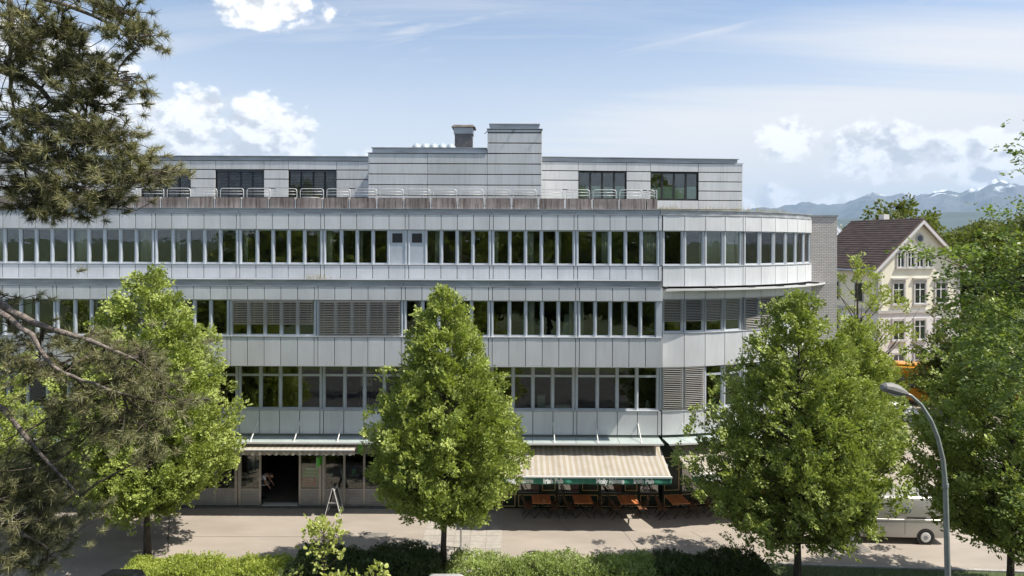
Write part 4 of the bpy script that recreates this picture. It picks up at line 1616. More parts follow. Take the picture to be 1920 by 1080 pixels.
q = P(486, 915, .75)
pr = thing('person', 'person in a white top bending forward just inside the bakery doorway', 'person', (q.x, .62, .10))
M_SKIN = mat('skin', (0.42, 0.24, 0.16), .5)
J = {'pelvis': ((-.05, 0, .92), (.15, .12)), 'waist': ((.10, 0, 1.10), (.135, .11)), 'chest': ((.32, 0, 1.26), (.15, .13)), 'neck': ((.47, 0, 1.30), .06), 'head0': ((.56, 0, 1.29), .085), 'head1': ((.68, -.01, 1.22), .088), 'chin': ((.71, -.01, 1.15), .05),
     'hipL': ((-.06, -.10, .88), .09), 'kneeL': ((.04, -.12, .50), .065), 'ankL': ((-.06, -.12, .09), .042), 'toeL': ((.12, -.13, .035), .035),
     'hipR': ((-.06, .10, .88), .09), 'kneeR': ((.02, .12, .50), .065), 'ankR': ((-.10, .12, .09), .042), 'toeR': ((.08, .13, .035), .035),
     'shL': ((.36, -.19, 1.26), .062), 'elL': ((.45, -.24, 1.00), .045), 'wrL': ((.58, -.20, .80), .03),
     'shR': ((.36, .19, 1.26), .062), 'elR': ((.47, .23, 1.02), .045), 'wrR': ((.62, .18, .84), .03)}
E_ = [('pelvis', 'waist'), ('waist', 'chest'), ('chest', 'neck'), ('neck', 'head0'), ('head0', 'head1'), ('head1', 'chin')]
for s_ in 'LR':
    E_ += [('pelvis', 'hip' + s_), ('hip' + s_, 'knee' + s_), ('knee' + s_, 'ank' + s_), ('ank' + s_, 'toe' + s_), ('chest', 'sh' + s_), ('sh' + s_, 'el' + s_), ('el' + s_, 'wr' + s_)]
skin_body('body', J, E_, M_SKIN, pr)
for s_, sg_ in (('L', -1), ('R', 1)):
    w = Vector(J['wr' + s_][0])
    b = MB()
    b.tube([w + Vector((-.01, 0, .01)), w + Vector((.04, 0, -.05)), w + Vector((.06, 0, -.08))], [.024, .034, .03], 8)
    for f in range(4):
        base = w + Vector((.06, (-.026 + f * .017), -.085))
        ln = (.055, .065, .068, .05)[f]
        b.tube([base, base + Vector((.012, 0, -ln * .55)), base + Vector((.002, 0, -ln))], [.0085, .008, .006], 6)
    b.tube([w + Vector((.045, -sg_ * .03, -.045)), w + Vector((.075, -sg_ * .045, -.07)), w + Vector((.085, -sg_ * .035, -.10))], [.010, .009, .007], 6)
    b.build('hand', M_SKIN, pr, smooth=True)
SH = {'a': ((-.06, 0, .95), (.165, .135)), 'b': ((.10, 0, 1.11), (.155, .13)), 'c': ((.32, 0, 1.27), (.17, .15)), 'n': ((.43, 0, 1.29), .075),
      'sl': ((.36, -.19, 1.26), .08), 'el': ((.42, -.23, 1.08), .065), 'sr': ((.36, .19, 1.26), .08), 'er': ((.43, .22, 1.10), .065)}
skin_body('shirt', SH, [('a', 'b'), ('b', 'c'), ('c', 'n'), ('c', 'sl'), ('sl', 'el'), ('c', 'sr'), ('sr', 'er')], mat('shirt_white', (0.62, 0.60, 0.68), .9), pr)
TRS = {'p': ((-.06, 0, .90), (.16, .13)), 'a': ((-.06, -.10, .86), .105), 'b': ((.04, -.12, .50), .08), 'c': ((-.05, -.12, .12), .06), 'd': ((-.06, .10, .86), .105), 'e': ((.02, .12, .50), .08), 'f': ((-.09, .12, .12), .06)}
skin_body('trousers', TRS, [('p', 'a'), ('a', 'b'), ('b', 'c'), ('p', 'd'), ('d', 'e'), ('e', 'f')], mat('trousers_dark', (0.025, 0.025, 0.03), .9), pr)
b = MB()
rings = []
for j in range(7):
    t = j / 6 * PI
    rings.append([Vector((.60 + .115 * math.cos(t) * .9 - .02, .10 * math.sin(t) * math.cos(q_ * PI / 5) - .005, 1.285 + .10 * math.sin(t) * math.sin(q_ * PI / 5) - .045 * (math.cos(t)) + .01)) for q_ in range(10)])
b.loft(rings)
b.build('hair', mat('hair_dark', (0.03, 0.02, 0.015), .6), pr, smooth=True)

# ------------------------------------------------------------------ A-frame board
q = P(627, 961, -.62)
ab = thing('a_frame_board', 'folding A-frame pavement board seen edge-on in front of the bakery', 'sign', (q.x, -.62, 0))
for s_ in (-1, 1):
    b = MB()
    for yy in (-.30, .30):
        b.bar((s_ * .36, yy, 0.02), (s_ * .02, yy, 1.30), .035, .03)
    b.bar((s_ * .05, -.3, 1.18), (s_ * .05, .3, 1.18), .03)
    b.bar((s_ * .30, -.3, .25), (s_ * .30, .3, .25), .03)
    o = b.build('frame', M_WHITE, ab)
    b = MB()
    b.bar((s_ * .275, 0, .32), (s_ * .06, 0, 1.15), .55, .012, up=(s_, 0, .3))
    b.build('face', mat('slate_board', (0.06, 0.065, 0.06), .5), o)
b = MB()
b.bar((-.20, -.30, .62), (.20, -.30, .62), .02).bar((-.20, .30, .62), (.20, .30, .62), .02)
b.build('stay', M_GALV, ab)
b = MB()
b.tube([(.02, -.28, 1.31), (-.05, -.28, 1.50), (-.08, -.28, 1.60)], .02, 6)
b.box(-.05, .05, -.3, .3, 1.29, 1.33)
b.build('clip', M_DARK, ab)

# ------------------------------------------------------------------ pub tables and chairs
def garden_table():
    t = thing('garden_table', 'x', 'table')
    for i in range(8):
        MB().box(-.43 + i * .108, -.43 + i * .108 + .100, -.53, .53, .71, .735).build('slat', M_TABLE, t)
    b = MB()
    b.box(-.40, .40, -.48, -.43, .675, .709).box(-.40, .40, .43, .48, .675, .709)
    b.build('apron', M_CHAIR, t)
    for s_ in (-1, 1):
        for yy in (-.42, .42):
            MB().bar((-.33 * s_, yy + .015 * s_, .0), (.33 * s_, yy + .015 * s_, .68), .035, .025).build('leg', M_DARK, t)
    MB().bar((0, -.42, .34), (0, .42, .34), .025).build('stretcher', M_DARK, t)
    return t


def garden_chair():
    """folding slatted chair, facing +X"""
    t = thing('folding_chair', 'x', 'chair')
    for i in range(6):
        MB().box(-.19 + i * .066, -.19 + i * .066 + .052, -.20, .20, .435, .453).build('seat_slat', M_CHAIR, t)
    for yy in (-.205, .205):
        MB().bar((.24, yy, .0), (-.30, yy, .92), .028, .02).build('frame_leg', M_DARK, t)
        MB().bar((-.26, yy * .9, .0), (.18, yy * .9, .44), .028, .02).build('frame_leg', M_DARK, t)
    for i in range(4):
        z = .60 + i * .085
        x = .24 - .54 * z / .92
        MB().bar((x - .01, -.19, z), (x - .01, .19, z), .018, .055, up=(.5, 0, .86)).build('back_slat', M_CHAIR, t)
    MB().bar((.10, -.20, .25), (.10, .20, .25), .02).build('stretcher', M_DARK, t)
    return t


def copy_tree(root, loc, rz, label, group):
    r = root.copy()
    COL.objects.link(r)
    r.location = loc
    r.rotation_euler = (0, 0, rz)
    r['label'], r['group'] = label, group
    for ch in list(root.children):
        c = ch.copy()
        COL.objects.link(c)
        c.parent = r
        for g_ in ch.children:
            d = g_.copy()
            COL.objects.link(d)
            d.parent = c
    return r


tab0, cha0 = garden_table(), garden_chair()
first_t = first_c = True
TABLES = [(1.40, -.60, 0), (3.32, -.60, 0), (5.42, -.62, .03), (7.72, -.60, .14), (9.95, -.10, .28), (12.1, .75, .40)]
for i, (x, y, rz) in enumerate(TABLES):
    lab = 'red-brown slatted table outside the pub, %s from the pub door' % ORD[i]
    if i == 2:
        lab = 'red-brown slatted pub table with a patch of sun on it, third from the door'
    if first_t:
        t = tab0
        t.location, t.rotation_euler = (x, y, 0), (0, 0, rz)
        t['label'], t['group'] = lab, 'tables outside the pub'
        first_t = False
    else:
        copy_tree(tab0, (x, y, 0), rz, lab, 'tables outside the pub')
    for sx in (-1, 1):
        for jj, yy in enumerate((-.27, .24)):
            d = Vector((math.cos(rz), math.sin(rz), 0)) * sx * (.68 + RR.uniform(-.10, .16)) + Vector((-math.sin(rz), math.cos(rz), 0)) * yy
            lab = 'folding slatted chair at the %s pub table from the door, %s side, %s' % (ORD[i], 'left' if sx < 0 else 'right', ('nearer the street', 'nearer the wall')[jj])
            r_ = rz + (0 if sx < 0 else PI) + RR.uniform(-.30, .30)
            loc = (x + d.x, y + d.y, 0)
            if first_c:
                cha0.location, cha0.rotation_euler = loc, (0, 0, r_)
                cha0['label'], cha0['group'] = lab, 'folding chairs outside the pub'
                first_c = False
            else:
                copy_tree(cha0, loc, r_, lab, 'folding chairs outside the pub')
at = thing('ashtray', 'small white ashtray on the first pub table from the door', 'ashtray', (1.52, -.92, .737))
MB().tube([(0, 0, 0), (0, 0, .025), (0, 0, .035)], [.04, .055, .05], 10).build('bowl', M_WHITE, at)

# ------------------------------------------------------------------ posts on the pavement
q = P(864, 1028, -4.1)
pl = thing('sign_pole', 'pale galvanised sign pole on the pavement beside the middle tree', 'pole', (q.x, -4.1, 0))
MB().tube([(0, 0, 0), (0, 0, 3.3)], .042, 12).build('tube', M_GALV, pl, smooth=True)
MB().tube([(0, 0, 0), (0, 0, .06)], .075, 12).build('foot', M_GREY, pl)
MB().box(-.2, .2, -.06, -.045, 2.75, 3.25).build('sign_plate', M_GALV, pl)
q = P(315, 1038, -4.55)
pl = thing('rod_post', 'thin dark rod with a clamp standing by the left hedge', 'post', (q.x, -4.55, 0))
MB().tube([(0, 0, 0), (.05, .02, 1.75)], .022, 8).build('rod', M_DARK, pl)
MB().tube([(.015, 0, .52), (.02, 0, .62)], .06, 8).build('clamp', M_DARK, pl)

# street lamp
LY = -15.0
lp = thing('street_lamp', 'tall grey curved street lamp in front of the right-hand trees', 'street lamp', (P(1778, 1080, LY).x + .09, LY, 0))
base = Vector(lp.location)
ctrl = [P(1777, 1080, LY), P(1772.6, 910, LY), P(1768, 862, LY), P(1758, 820, LY), P(1746, 789, LY), P(1727, 759, LY), P(1708, 742, LY), P(1696, 737, LY)]
pts = [Vector((0, 0, 0))] + [c - base for c in ctrl]
o = MB().tube(pts, [.095, .070, .060, .056, .052, .048, .044, .040, .038], 14).build('pole', mat('lamp_paint', (0.33, 0.36, 0.34), .45, .3, var=.15, vscale=6), lp, smooth=True)
MB().tube([(0, 0, 0), (0, 0, .5)], .11, 14).build('base_sleeve', M_GREY, lp, smooth=True)
zz = pts[2]
MB().tube([zz + Vector((0, 0, -.05)), zz + Vector((0, 0, .05))], .072, 14).build('collar', M_GREY, lp)
hd = P(1699, 738, LY) - base
d_ = (P(1660, 727, LY) - P(1699, 738, LY))
d_.normalize()
u_ = Vector((0, 0, 1)) - d_ * d_.z
u_.normalize()
sd = d_.cross(u_)
rings = []
for t, w, h0, h1 in ((-.04, .05, .05, .05), (.05, .10, .07, .09), (.20, .15, .10, .15), (.42, .17, .11, .17), (.58, .15, .10, .12), (.63, .10, .06, .05)):
    rings.append([hd + d_ * t + sd * (w * math.cos(a_ * PI / 6)) + u_ * ((h1 if math.sin(a_ * PI / 6) > 0 else h0) * math.sin(a_ * PI / 6)) for a_ in range(12)])
b = MB()
b.loft(rings)
b.build('lamp_head', mat('lamp_head_grey', (0.22, 0.215, 0.205), .6), lp)
rings = []
for t, w, h in ((.14, .08, .02), (.26, .11, .06), (.40, .11, .06), (.48, .07, .02)):
    rings.append([hd + d_ * t + sd * (w * math.cos(a_ * PI / 6)) - u_ * (.075 + h * (.5 + .5 * math.sin(a_ * PI / 6))) for a_ in range(12)])
b = MB()
b.loft(rings)
b.build('lamp_glass', mat('lamp_glass', (0.55, 0.56, 0.55), .2), lp, smooth=True)

# ------------------------------------------------------------------ vehicles
M_CARGLASS = mat('car_glass', (0.012, 0.015, 0.017), .05, spec=.9)


def rrect(x, hw, z0, z1, r, n=4, top=1.0):
    """rounded rectangle section at station x (Y half width hw, narrower at the top)"""
    pts = []
    for (cy, cz, a0) in ((hw - r, z1 - r, 0), (-hw + r, z1 - r, PI / 2), (-hw + r, z0 + r, PI), (hw - r, z0 + r, 1.5 * PI)):
        for i in range(n + 1):
            a = a0 + PI / 2 * i / n
            k_ = top if cz > (z0 + z1) / 2 else 1.0
            pts.append((x, (cy + r * math.cos(a)) * k_, cz + r * math.sin(a)))
    return pts


def wheel(parent, x, y, r, side, m_hub):
    b = MB()
    b.tube([(x, y - .10, r), (x, y - .085, r), (x, y + .085, r), (x, y + .10, r)], [r * .90, r, r, r * .90], 24)
    o = b.build('wheel', M_RUBBER, parent, smooth=False)
    b = MB()
    yy = y + side * .101
    b.tube([(x, yy, r), (x, yy + side * .012, r)], [r * .66, r * .58], 20)
    rim = b.build('rim', m_hub, o)
    b = MB()
    b.tube([(x, yy + side * .013, r), (x, yy + side * .022, r)], [r * .30, r * .26], 12)
    b.build('hub', M_GREY, o)
    return o


def car(label, loc, rz, paint, L=4.2, W=1.72, H=1.46, van=False, group=None, name='parked_car'):
    """nose towards -X"""
    c = thing(name, label, 'van' if van else 'car', loc, rz, group)
    hw = W / 2
    b = MB()
    if van:
        st = [(-L / 2, hw * .80, .45, .80, .10), (-L / 2 + .10, hw * .93, .32, .98, .16), (-L / 2 + .75, hw, .28, 1.12, .14), (-L / 2 + 1.0, hw, .28, 1.08, .05), (0, hw, .28, 1.06, .04), (L / 2 - .25, hw, .28, 1.06, .04), (L / 2 - .03, hw * .985, .34, 1.06, .05), (L / 2, hw * .95, .42, 1.04, .05)]
        cab = [(-L / 2 + .72, hw * .98, 1.00, 1.16, .04), (-L / 2 + 1.45, hw * .985, .98, H - .10, .20), (-L / 2 + 1.8, hw * .985, .98, H, .20), (L / 2 - .35, hw * .985, .98, H, .20), (L / 2 - .10, hw * .975, .98, H - .08, .20), (L / 2 - .02, hw * .96, .98, 1.5, .12)]
    else:
        st = [(-L / 2, hw * .72, .38, .58, .08), (-L / 2 + .12, hw * .90, .26, .72, .12), (-L / 2 + .8, hw, .22, .84, .14), (-L / 2 + 1.3, hw, .20, .92, .14), (.2, hw, .20, .95, .14), (L / 2 - .5, hw, .22, .96, .14), (L / 2 - .08, hw * .93, .28, .92, .14), (L / 2, hw * .84, .40, .80, .10)]
        cab = [(-L / 2 + 1.15, hw * .86, .84, .93, .03), (-L / 2 + 1.75, hw * .80, .86, H - .12, .24), (-L / 2 + 2.15, hw * .78, .86, H, .26), (.65, hw * .78, .86, H - .01, .26), (L / 2 - .62, hw * .80, .86, H - .14, .26), (L / 2 - .18, hw * .84, .86, .98, .05)]
    b.loft([rrect(*s_) for s_ in st])
    b.build('body', paint, c, smooth=True)
    b = MB()
    b.loft([rrect(s_[0], s_[1], s_[2], s_[3], s_[4], 4, .90) for s_ in cab])
    b.build('cabin', paint, c, smooth=True)
    # glazing set on the cabin
    zb_ = 1.20 if van else .97
    for sd_ in (-1, 1):
        spans = ([(-L / 2 + 1.30, -L / 2 + 1.95)] if van else [(-L / 2 + 1.75, -.05), (.02, L / 2 - .95)])
        for (xa, xb_) in spans:
            bb = MB()
            y0, y1 = sd_ * (hw * .975 if van else hw * .805), sd_ * (hw * .905 if van else hw * .73)
            zt = H - .20
            bb.add([(xa - .22, y0, zb_), (xb_, y0, zb_), (xb_ - .04, y1, zt), (xa + .10, y1, zt)], [(0, 1, 2, 3)])
            g_ = bb.build('side_window', M_CARGLASS, c)
            g_.modifiers.new('pane', 'SOLIDIFY').thickness = .03
    bb = MB()
    if van:
        bb.add([(-L / 2 + .80, -hw * .78, 1.20), (-L / 2 + .80, hw * .78, 1.20), (-L / 2 + 1.40, hw * .70, H - .14), (-L / 2 + 1.40, -hw * .70, H - .14)], [(0, 1, 2, 3)])
    else:
        bb.add([(-L / 2 + 1.20, -hw * .72, .95), (-L / 2 + 1.20, hw * .72, .95), (-L / 2 + 1.74, hw * .60, H - .14), (-L / 2 + 1.74, -hw * .60, H - .14)], [(0, 1, 2, 3)])
    g_ = bb.build('windscreen', M_CARGLASS, c)
    g_.modifiers.new('pane', 'SOLIDIFY').thickness = .03
    bb = MB()
    if van:
        bb.add([(L / 2 - .02, -hw * .7, 1.25), (L / 2 - .02, hw * .7, 1.25), (L / 2 - .08, hw * .66, H - .22), (L / 2 - .08, -hw * .66, H - .22)], [(0, 1, 2, 3)])
    else:
        bb.add([(L / 2 - .22, -hw * .68, .99), (L / 2 - .22, hw * .68, .99), (L / 2 - .58, hw * .58, H - .17), (L / 2 - .58, -hw * .58, H - .17)], [(0, 1, 2, 3)])
    g_ = bb.build('rear_window', M_CARGLASS, c)
    g_.modifiers.new('pane', 'SOLIDIFY').thickness = .03
    r = .315
    wx = (-L / 2 + .85, L / 2 - (.95 if van else .78))
    for xx in wx:
        for sd_ in (-1, 1):
            # wheel arch
            bb = MB()
            bb.tube([(xx, sd_ * (hw - .22), r), (xx, sd_ * (hw + .004), r)], r + .055, 24)
            bb.build('wheel_arch', M_DARK, c)
            wheel(c, xx, sd_ * (hw - .09), r, sd_, M_WHITE if van else M_GALV)
    for sd_ in (-1, 1):
        MB().box(-L / 2 + .02, -L / 2 + .14, sd_ * hw * .62 - .14, sd_ * hw * .62 + .14, .58, .70).build('headlight', M_GALV, c, bevel=.02)
        MB().box(L / 2 - .07, L / 2 + .006, sd_ * hw * .86 - .07, sd_ * hw * .86 + .07, .74, 1.02).build('tail_light', mat('tail_red', (0.45, 0.02, 0.015), .3), c, bevel=.015)
    MB().box(L / 2 - .12, L / 2 + .05, -hw * .95, hw * .95, .36, .56).build('rear_bumper', mat('bumper_plastic', (0.055, 0.055, 0.06), .6), c, bevel=.03)
    MB().box(-L / 2 - .05, -L / 2 + .10, -hw * .88, hw * .88, .34, .54).build('front_bumper', mat('bumper_plastic', (0.055, 0.055, 0.06), .6), c, bevel=.03)
    return c


P_SILVER = mat('paint_silver', (0.50, 0.48, 0.45), .3, .35, coat=.4, var=.05)
P_WHITE = mat('paint_white', (0.74, 0.74, 0.73), .25, coat=.5)
P_BLACK = mat('paint_black', (0.012, 0.013, 0.016), .2, coat=.6)
P_RED = mat('paint_red', (0.30, 0.03, 0.02), .25, coat=.5)
vq = P(1733, 1019, -3.45)
VL = 4.85
van = car('silver panel van with a round blue emblem on its side, parked behind the right tree', (vq.x - (VL / 2 - .95), -2.62, 0), math.radians(-2.5), P_SILVER, VL, 1.85, 1.96, True, name='panel_van')
# emblem, mouldings and door joints on the camera side
em = MB()
for i in range(24):
    a0, a1 = 2 * PI * i / 24, 2 * PI * (i + 1) / 24
    em.add([(.17 * math.cos(a0), 0, .17 * math.sin(a0)), (.17 * math.cos(a1), 0, .17 * math.sin(a1)), (.135 * math.cos(a1), 0, .135 * math.sin(a1)), (.135 * math.cos(a0), 0, .135 * math.sin(a0))], [(0, 1, 2, 3)])
for a_, c_ in (((-.07, .06), (-.035, -.06)), ((-.035, -.06), (0, .03)), ((0, .03), (.035, -.06)), ((.035, -.06), (.07, .06))):
    em.bar((a_[0], 0, a_[1]), (c_[0], 0, c_[1]), .02, .02, up=(0, 1, 0))
o = em.build('emblem', mat('emblem_blue', (0.02, 0.07, 0.42), .4), van, (.72, -.925 * .955 - .02, 1.42))
o.rotation_euler = (math.radians(8), 0, 0)
o.modifiers.new('film', 'SOLIDIFY').thickness = .006
b = MB()
b.box(-1.2, VL / 2 - .3, -.934, -.922, .98, 1.02)
b.build('side_moulding', P_SILVER, van)
b = MB()
b.box(-.62, -.605, -.929, -.91, .40, 1.06).box(.62, .635, -.929, -.91, .40, 1.06)
b.build('door_joint', M_DARK, van)
MB().box(.70, 1.5, -.935, -.915, 1.10, 1.135).build('door_rail', M_DARK, van)

cq = P(836, 1076, -9.6)
car('white car parked nose-in in front of the hedge, only its roof in view', (cq.x, -10.9, -.03), PI / 2, P_WHITE, 4.2, 1.84, 1.73)
cq = P(232, 1071, -9.5)
car('black car parked nose-in at lower left, only its roof in view', (cq.x, -10.85, -.03), PI / 2, P_BLACK, 4.2, 1.80, 1.82)
for (px, Y, m_, rz, lab) in ((1660, 16, P_WHITE, .12, 'white car on the side street behind the right-hand trees'), (1600, 9.5, P_RED, .15, 'red car on the side street behind the right-hand trees')):
    car(lab, (P(px, 760, Y).x, Y, 0), rz, m_)

# yellow bus on the far street
bq = P(1712, 700, 22.0)
M_BUS = mat('bus_yellow', (0.62, 0.27, 0.012), .3, coat=.4)
bus = thing('coach', 'yellow-orange bus standing in the side street behind the trees', 'bus', (bq.x + 2.2, 21.0, 0), math.radians(-24))
b = MB()
b.loft([rrect(x_, hw_, .35, z1_, .14) for x_, hw_, z1_ in ((-5.0, 1.1, 2.75), (-4.9, 1.24, 2.95), (4.8, 1.25, 2.98), (4.95, 1.15, 2.8))])
b.build('body', M_BUS, bus, smooth=True)
for sd_ in (-1, 1):
    for i in range(6):
        MB().box(-4.5 + i * 1.55, -4.5 + i * 1.55 + 1.38, sd_ * 1.262 - .008, sd_ * 1.262 + .008, 1.35, 2.30).build('side_window', M_CARGLASS, bus)
    for xx in (-3.2, 3.0):
        wheel(bus, xx, sd_ * 1.13, .48, sd_, M_GREY)
MB().box(-2.2, -1.0, -1.275, -1.262, 2.45, 2.75).build('destination_sign', M_WHITE, bus)
MB().box(-4.99, -4.93, -1.0, 1.0, 1.2, 2.4).build('windscreen', M_CARGLASS, bus)
MB().box(-4, 3.5, -.8, .8, 2.985, 3.12).build('roof_unit', M_BUS, bus, bevel=.05)
for sd_ in (-1, 1):
    MB().box(-5.03, -4.95, sd_ * .85 - .14, sd_ * .85 + .14, .6, .8).build('headlight', M_GALV, bus)

# ------------------------------------------------------------------ yellow villa
YH = 25.6
SCH = FPX / (YH - CAM_Y)
M_CREAM = mat('cream_render', (0.82, 0.775, 0.63), .9, var=.06, vscale=.6)
M_STONE = mat('pale_stone', (0.50, 0.48, 0.46), .85, var=.1)
M_LOWER = mat('white_render', (0.72, 0.70, 0.68), .9, var=.08)
M_TILE = mat('roof_tile', (0.125, 0.086, 0.070), .8, var=.3, vscale=1.2, bump=.6, bscale=14, stretch=(1, 1, 4))
M_EAVE = mat('eave_paint', (0.62, 0.60, 0.60), .7)
hx0, hx1 = P(1632, 560, YH).x, P(1816, 560, YH).x
hc = (hx0 + hx1) / 2
villa = thing('villa', 'cream three-storey villa with brown gabled roof and grey window surrounds', 'house', (hc, YH, 0), math.radians(14))
hw = (hx1 - hx0) / 2
zr = P(1726, 413, YH).z
ze = zr - (hw + .3) * .88
HL = 7.4
zb1 = P(1700, 586, YH).z
MB().box(-hw, hw, 0, HL, 0, zb1).build('lower_wall', M_LOWER, villa)
b = MB()
prof = [(-hw, zb1 + .26), (hw, zb1 + .26), (hw, ze + .25), (0, zr - .15), (-hw, ze + .25)]
b.loft([[(x_, y_, z_) for x_, z_ in prof] for y_ in (0, HL)])
b.build('upper_wall', M_CREAM, villa)
MB().box(-hw - .10, hw + .10, -.10, HL + .1, zb1 + .001, zb1 + .259).build('string_course', M_STONE, villa)
for s_ in (-1, 1):
    MB().box(s_ * hw - .28 if s_ > 0 else -hw - .04, hw + .04 if s_ > 0 else -hw + .28, -.05, .3, zb1 + .262, ze - .05).build('corner_stone', M_STONE, villa)
ov = .75
slope = Vector((hw + ov, 0, -(hw + ov) * .88))
for s_ in (-1, 1):
    b = MB()
    x_e, z_e = s_ * (hw + ov), zr - (hw + ov) * .88
    b.loft([[(0, y_, zr), (x_e, y_, z_e), (x_e, y_, z_e + .16), (0, y_, zr + .19)] for y_ in (-.42, HL + .6)])
    r_ = b.build('roof', M_TILE, villa)
    b = MB()
    b.loft([[(s_ * .0, y_, zr - .30), (x_e, y_, z_e - .30), (x_e, y_, z_e - .002), (0, y_, zr - .002)] for y_ in (-.46, -.30)])
    b.build('barge_board', M_EAVE, r_)
    b = MB()
    b.tube([(x_e + s_ * .05, -.42, z_e + .02), (x_e + s_ * .05, HL + .6, z_e + .02)], .09, 8)
    b.build('gutter', M_COPING, r_)
    b = MB()
    for k_ in range(22):                      # courses of tiles as raised rows
        t = (k_ + .5) / 22
        xx, z_ = x_e * t, zr + .19 + (z_e - zr - .03) * t
        b.bar((xx, -.41, z_ + .012), (xx, HL + .59, z_ + .012), .05, .03)
    b.build('tile_course', M_TILE, r_)


def villa_window(cx, z0, w, h, hood=True, cols=2):
    b = MB()
    b.box(cx - w / 2 - .16, cx - w / 2, -.07, .05, z0, z0 + h).box(cx + w / 2, cx + w / 2 + .16, -.07, .05, z0, z0 + h)
    b.box(cx - w / 2 - .16, cx + w / 2 + .16, -.07, .05, z0 + h, z0 + h + .18)
    b.box(cx - w / 2 - .24, cx + w / 2 + .24, -.16, .05, z0 - .16, z0)
    if hood:
        b.box(cx - w / 2 - .26, cx + w / 2 + .26, -.20, .05, z0 + h + .30, z0 + h + .42)
    o = b.build('window', M_STONE, villa)
    for i in range(cols):
        x0 = cx - w / 2 + w * i / cols
        MB().box(x0 + .06, x0 + w / cols - .05, -.02, -.012, z0 + .06, z0 + h * .66).build('pane', M_CARGLASS, o)
        MB().box(x0 + .06, x0 + w / cols - .05, -.02, -.012, z0 + h * .70, z0 + h - .06).build('pane', M_CARGLASS, o)
    bb = MB()
    bb.box(cx - w / 2, cx + w / 2, -.012, .04, z0, z0 + h)
    bb.build('sash', M_WHITE, o)


def hz(y):
    return P(1725, y, YH).z


for px in (1677, 1725, 1773):
    villa_window(P(px, 550, YH).x - hc, hz(569), 1.05, hz(530) - hz(569), True)
    villa_window(P(px, 550, YH).x - hc, hz(636), 1.05, hz(600) - hz(636), False)
    villa_window(P(px, 550, YH).x - hc, hz(700), 1.05, 1.7, False)
for px in (1681.5, 1704.5, 1724.5, 1743.5):
    villa_window(P(px, 480, YH).x - hc, hz(501), .62, hz(473) - hz(501), False)
b = MB()
b.tube([(P(1724, 447, YH).x - hc, -.06, hz(447)), (P(1724, 447, YH).x - hc, .05, hz(447))], .42, 20)
o = b.build('round_window', M_STONE, villa)
b = MB()
b.tube([(P(1724, 447, YH).x - hc, -.075, hz(447)), (P(1724, 447, YH).x - hc, -.062, hz(447))], .27, 20)
b.build('pane', M_CARGLASS, o)
for i in range(2):
    for z0 in (hz(569), hz(636)):
        b = MB()
        b.box(-hw - .06, -hw + .02, 1.6 + i * 2.9, 2.7 + i * 2.9, z0, z0 + 1.75)
        o = b.build('side_window', M_STONE, villa)
        MB().box(-hw - .075, -hw - .062, 1.72 + i * 2.9, 2.58 + i * 2.9, z0 + .1, z0 + 1.65).build('pane', M_CARGLASS, o)
MB().box(.6, 1.2, 4.6, 5.2, zr - 1.0, zr + .7).build('chimney', M_LOWER, villa)
# zinc roofed wing behind
wing = thing('villa_wing', 'lower wing with grey standing-seam metal roof at the villa\'s left rear', 'house', (31.0, 36, 0))
MB().box(-4.5, 2.6, 0, 7, 0, 12.86).build('wall', M_CREAM, wing)
b = MB()
zw0, zw1 = 12.88, 14.78
b.add([(-5, -.6, zw0), (3.1, -.6, zw0), (2.7, 2.6, zw1), (-5, 2.6, zw1), (-5, 7.4, zw0), (3.1, 7.4, zw0)], [(0, 1, 2, 3), (3, 2, 5, 4), (1, 5, 2), (0, 3, 4), (0, 4, 5, 1)])
r_ = b.build('roof', M_COPING, wing)
for k_ in range(18):
    xx = -4.9 + k_ * .45
    tt = min(1.0, (3.1 - xx) / .4)
    MB().bar((xx, -.6, zw0 + .02), (xx, -.6 + 3.2 * tt, zw0 + .02 + (zw1 - zw0) * tt), .03, .05).build('seam', M_COPING, r_)
MB().box(-5.05, 3.15, -.72, -.6, zw0 - .12, zw0 + .03).build('gutter', M_EAVE, r_)
# ------------------------------------------------------------------ vegetation
NR = np.random.default_rng(21)


def unit(v):
    return v / np.maximum(np.linalg.norm(v, axis=-1, keepdims=True), 1e-9)


def leaves_from(base, axis, normal, ln, wd, shape='rhomb'):
    """base (n,3), axis along the leaf, normal; returns polygon vertices and corner count"""
    side = unit(np.cross(normal, axis))
    nn = unit(np.cross(axis, side))
    L, W = ln[:, None], wd[:, None]
    if shape == 'rhomb':
        pts = [base, base + axis * L * .45 + side * W * .5 - nn * L * .04, base + axis * L, base + axis * L * .5 - side * W * .5 - nn * L * .04]
    elif shape == 'oak':
        prof = [(0, 0), (.22, .30), (.30, .16), (.50, .48), (.58, .24), (.78, .42), (1, 0.0), (.78, -.42), (.58, -.24), (.50, -.48), (.30, -.16), (.22, -.30)]
        pts = [base + axis * L * a + side * W * b for a, b in prof]
    elif shape == 'tri':
        pts = [base - side * W * .5, base + side * W * .5, base + axis * L]
    V = np.stack(pts, axis=1)
    return V.reshape(-1, 3), len(pts)


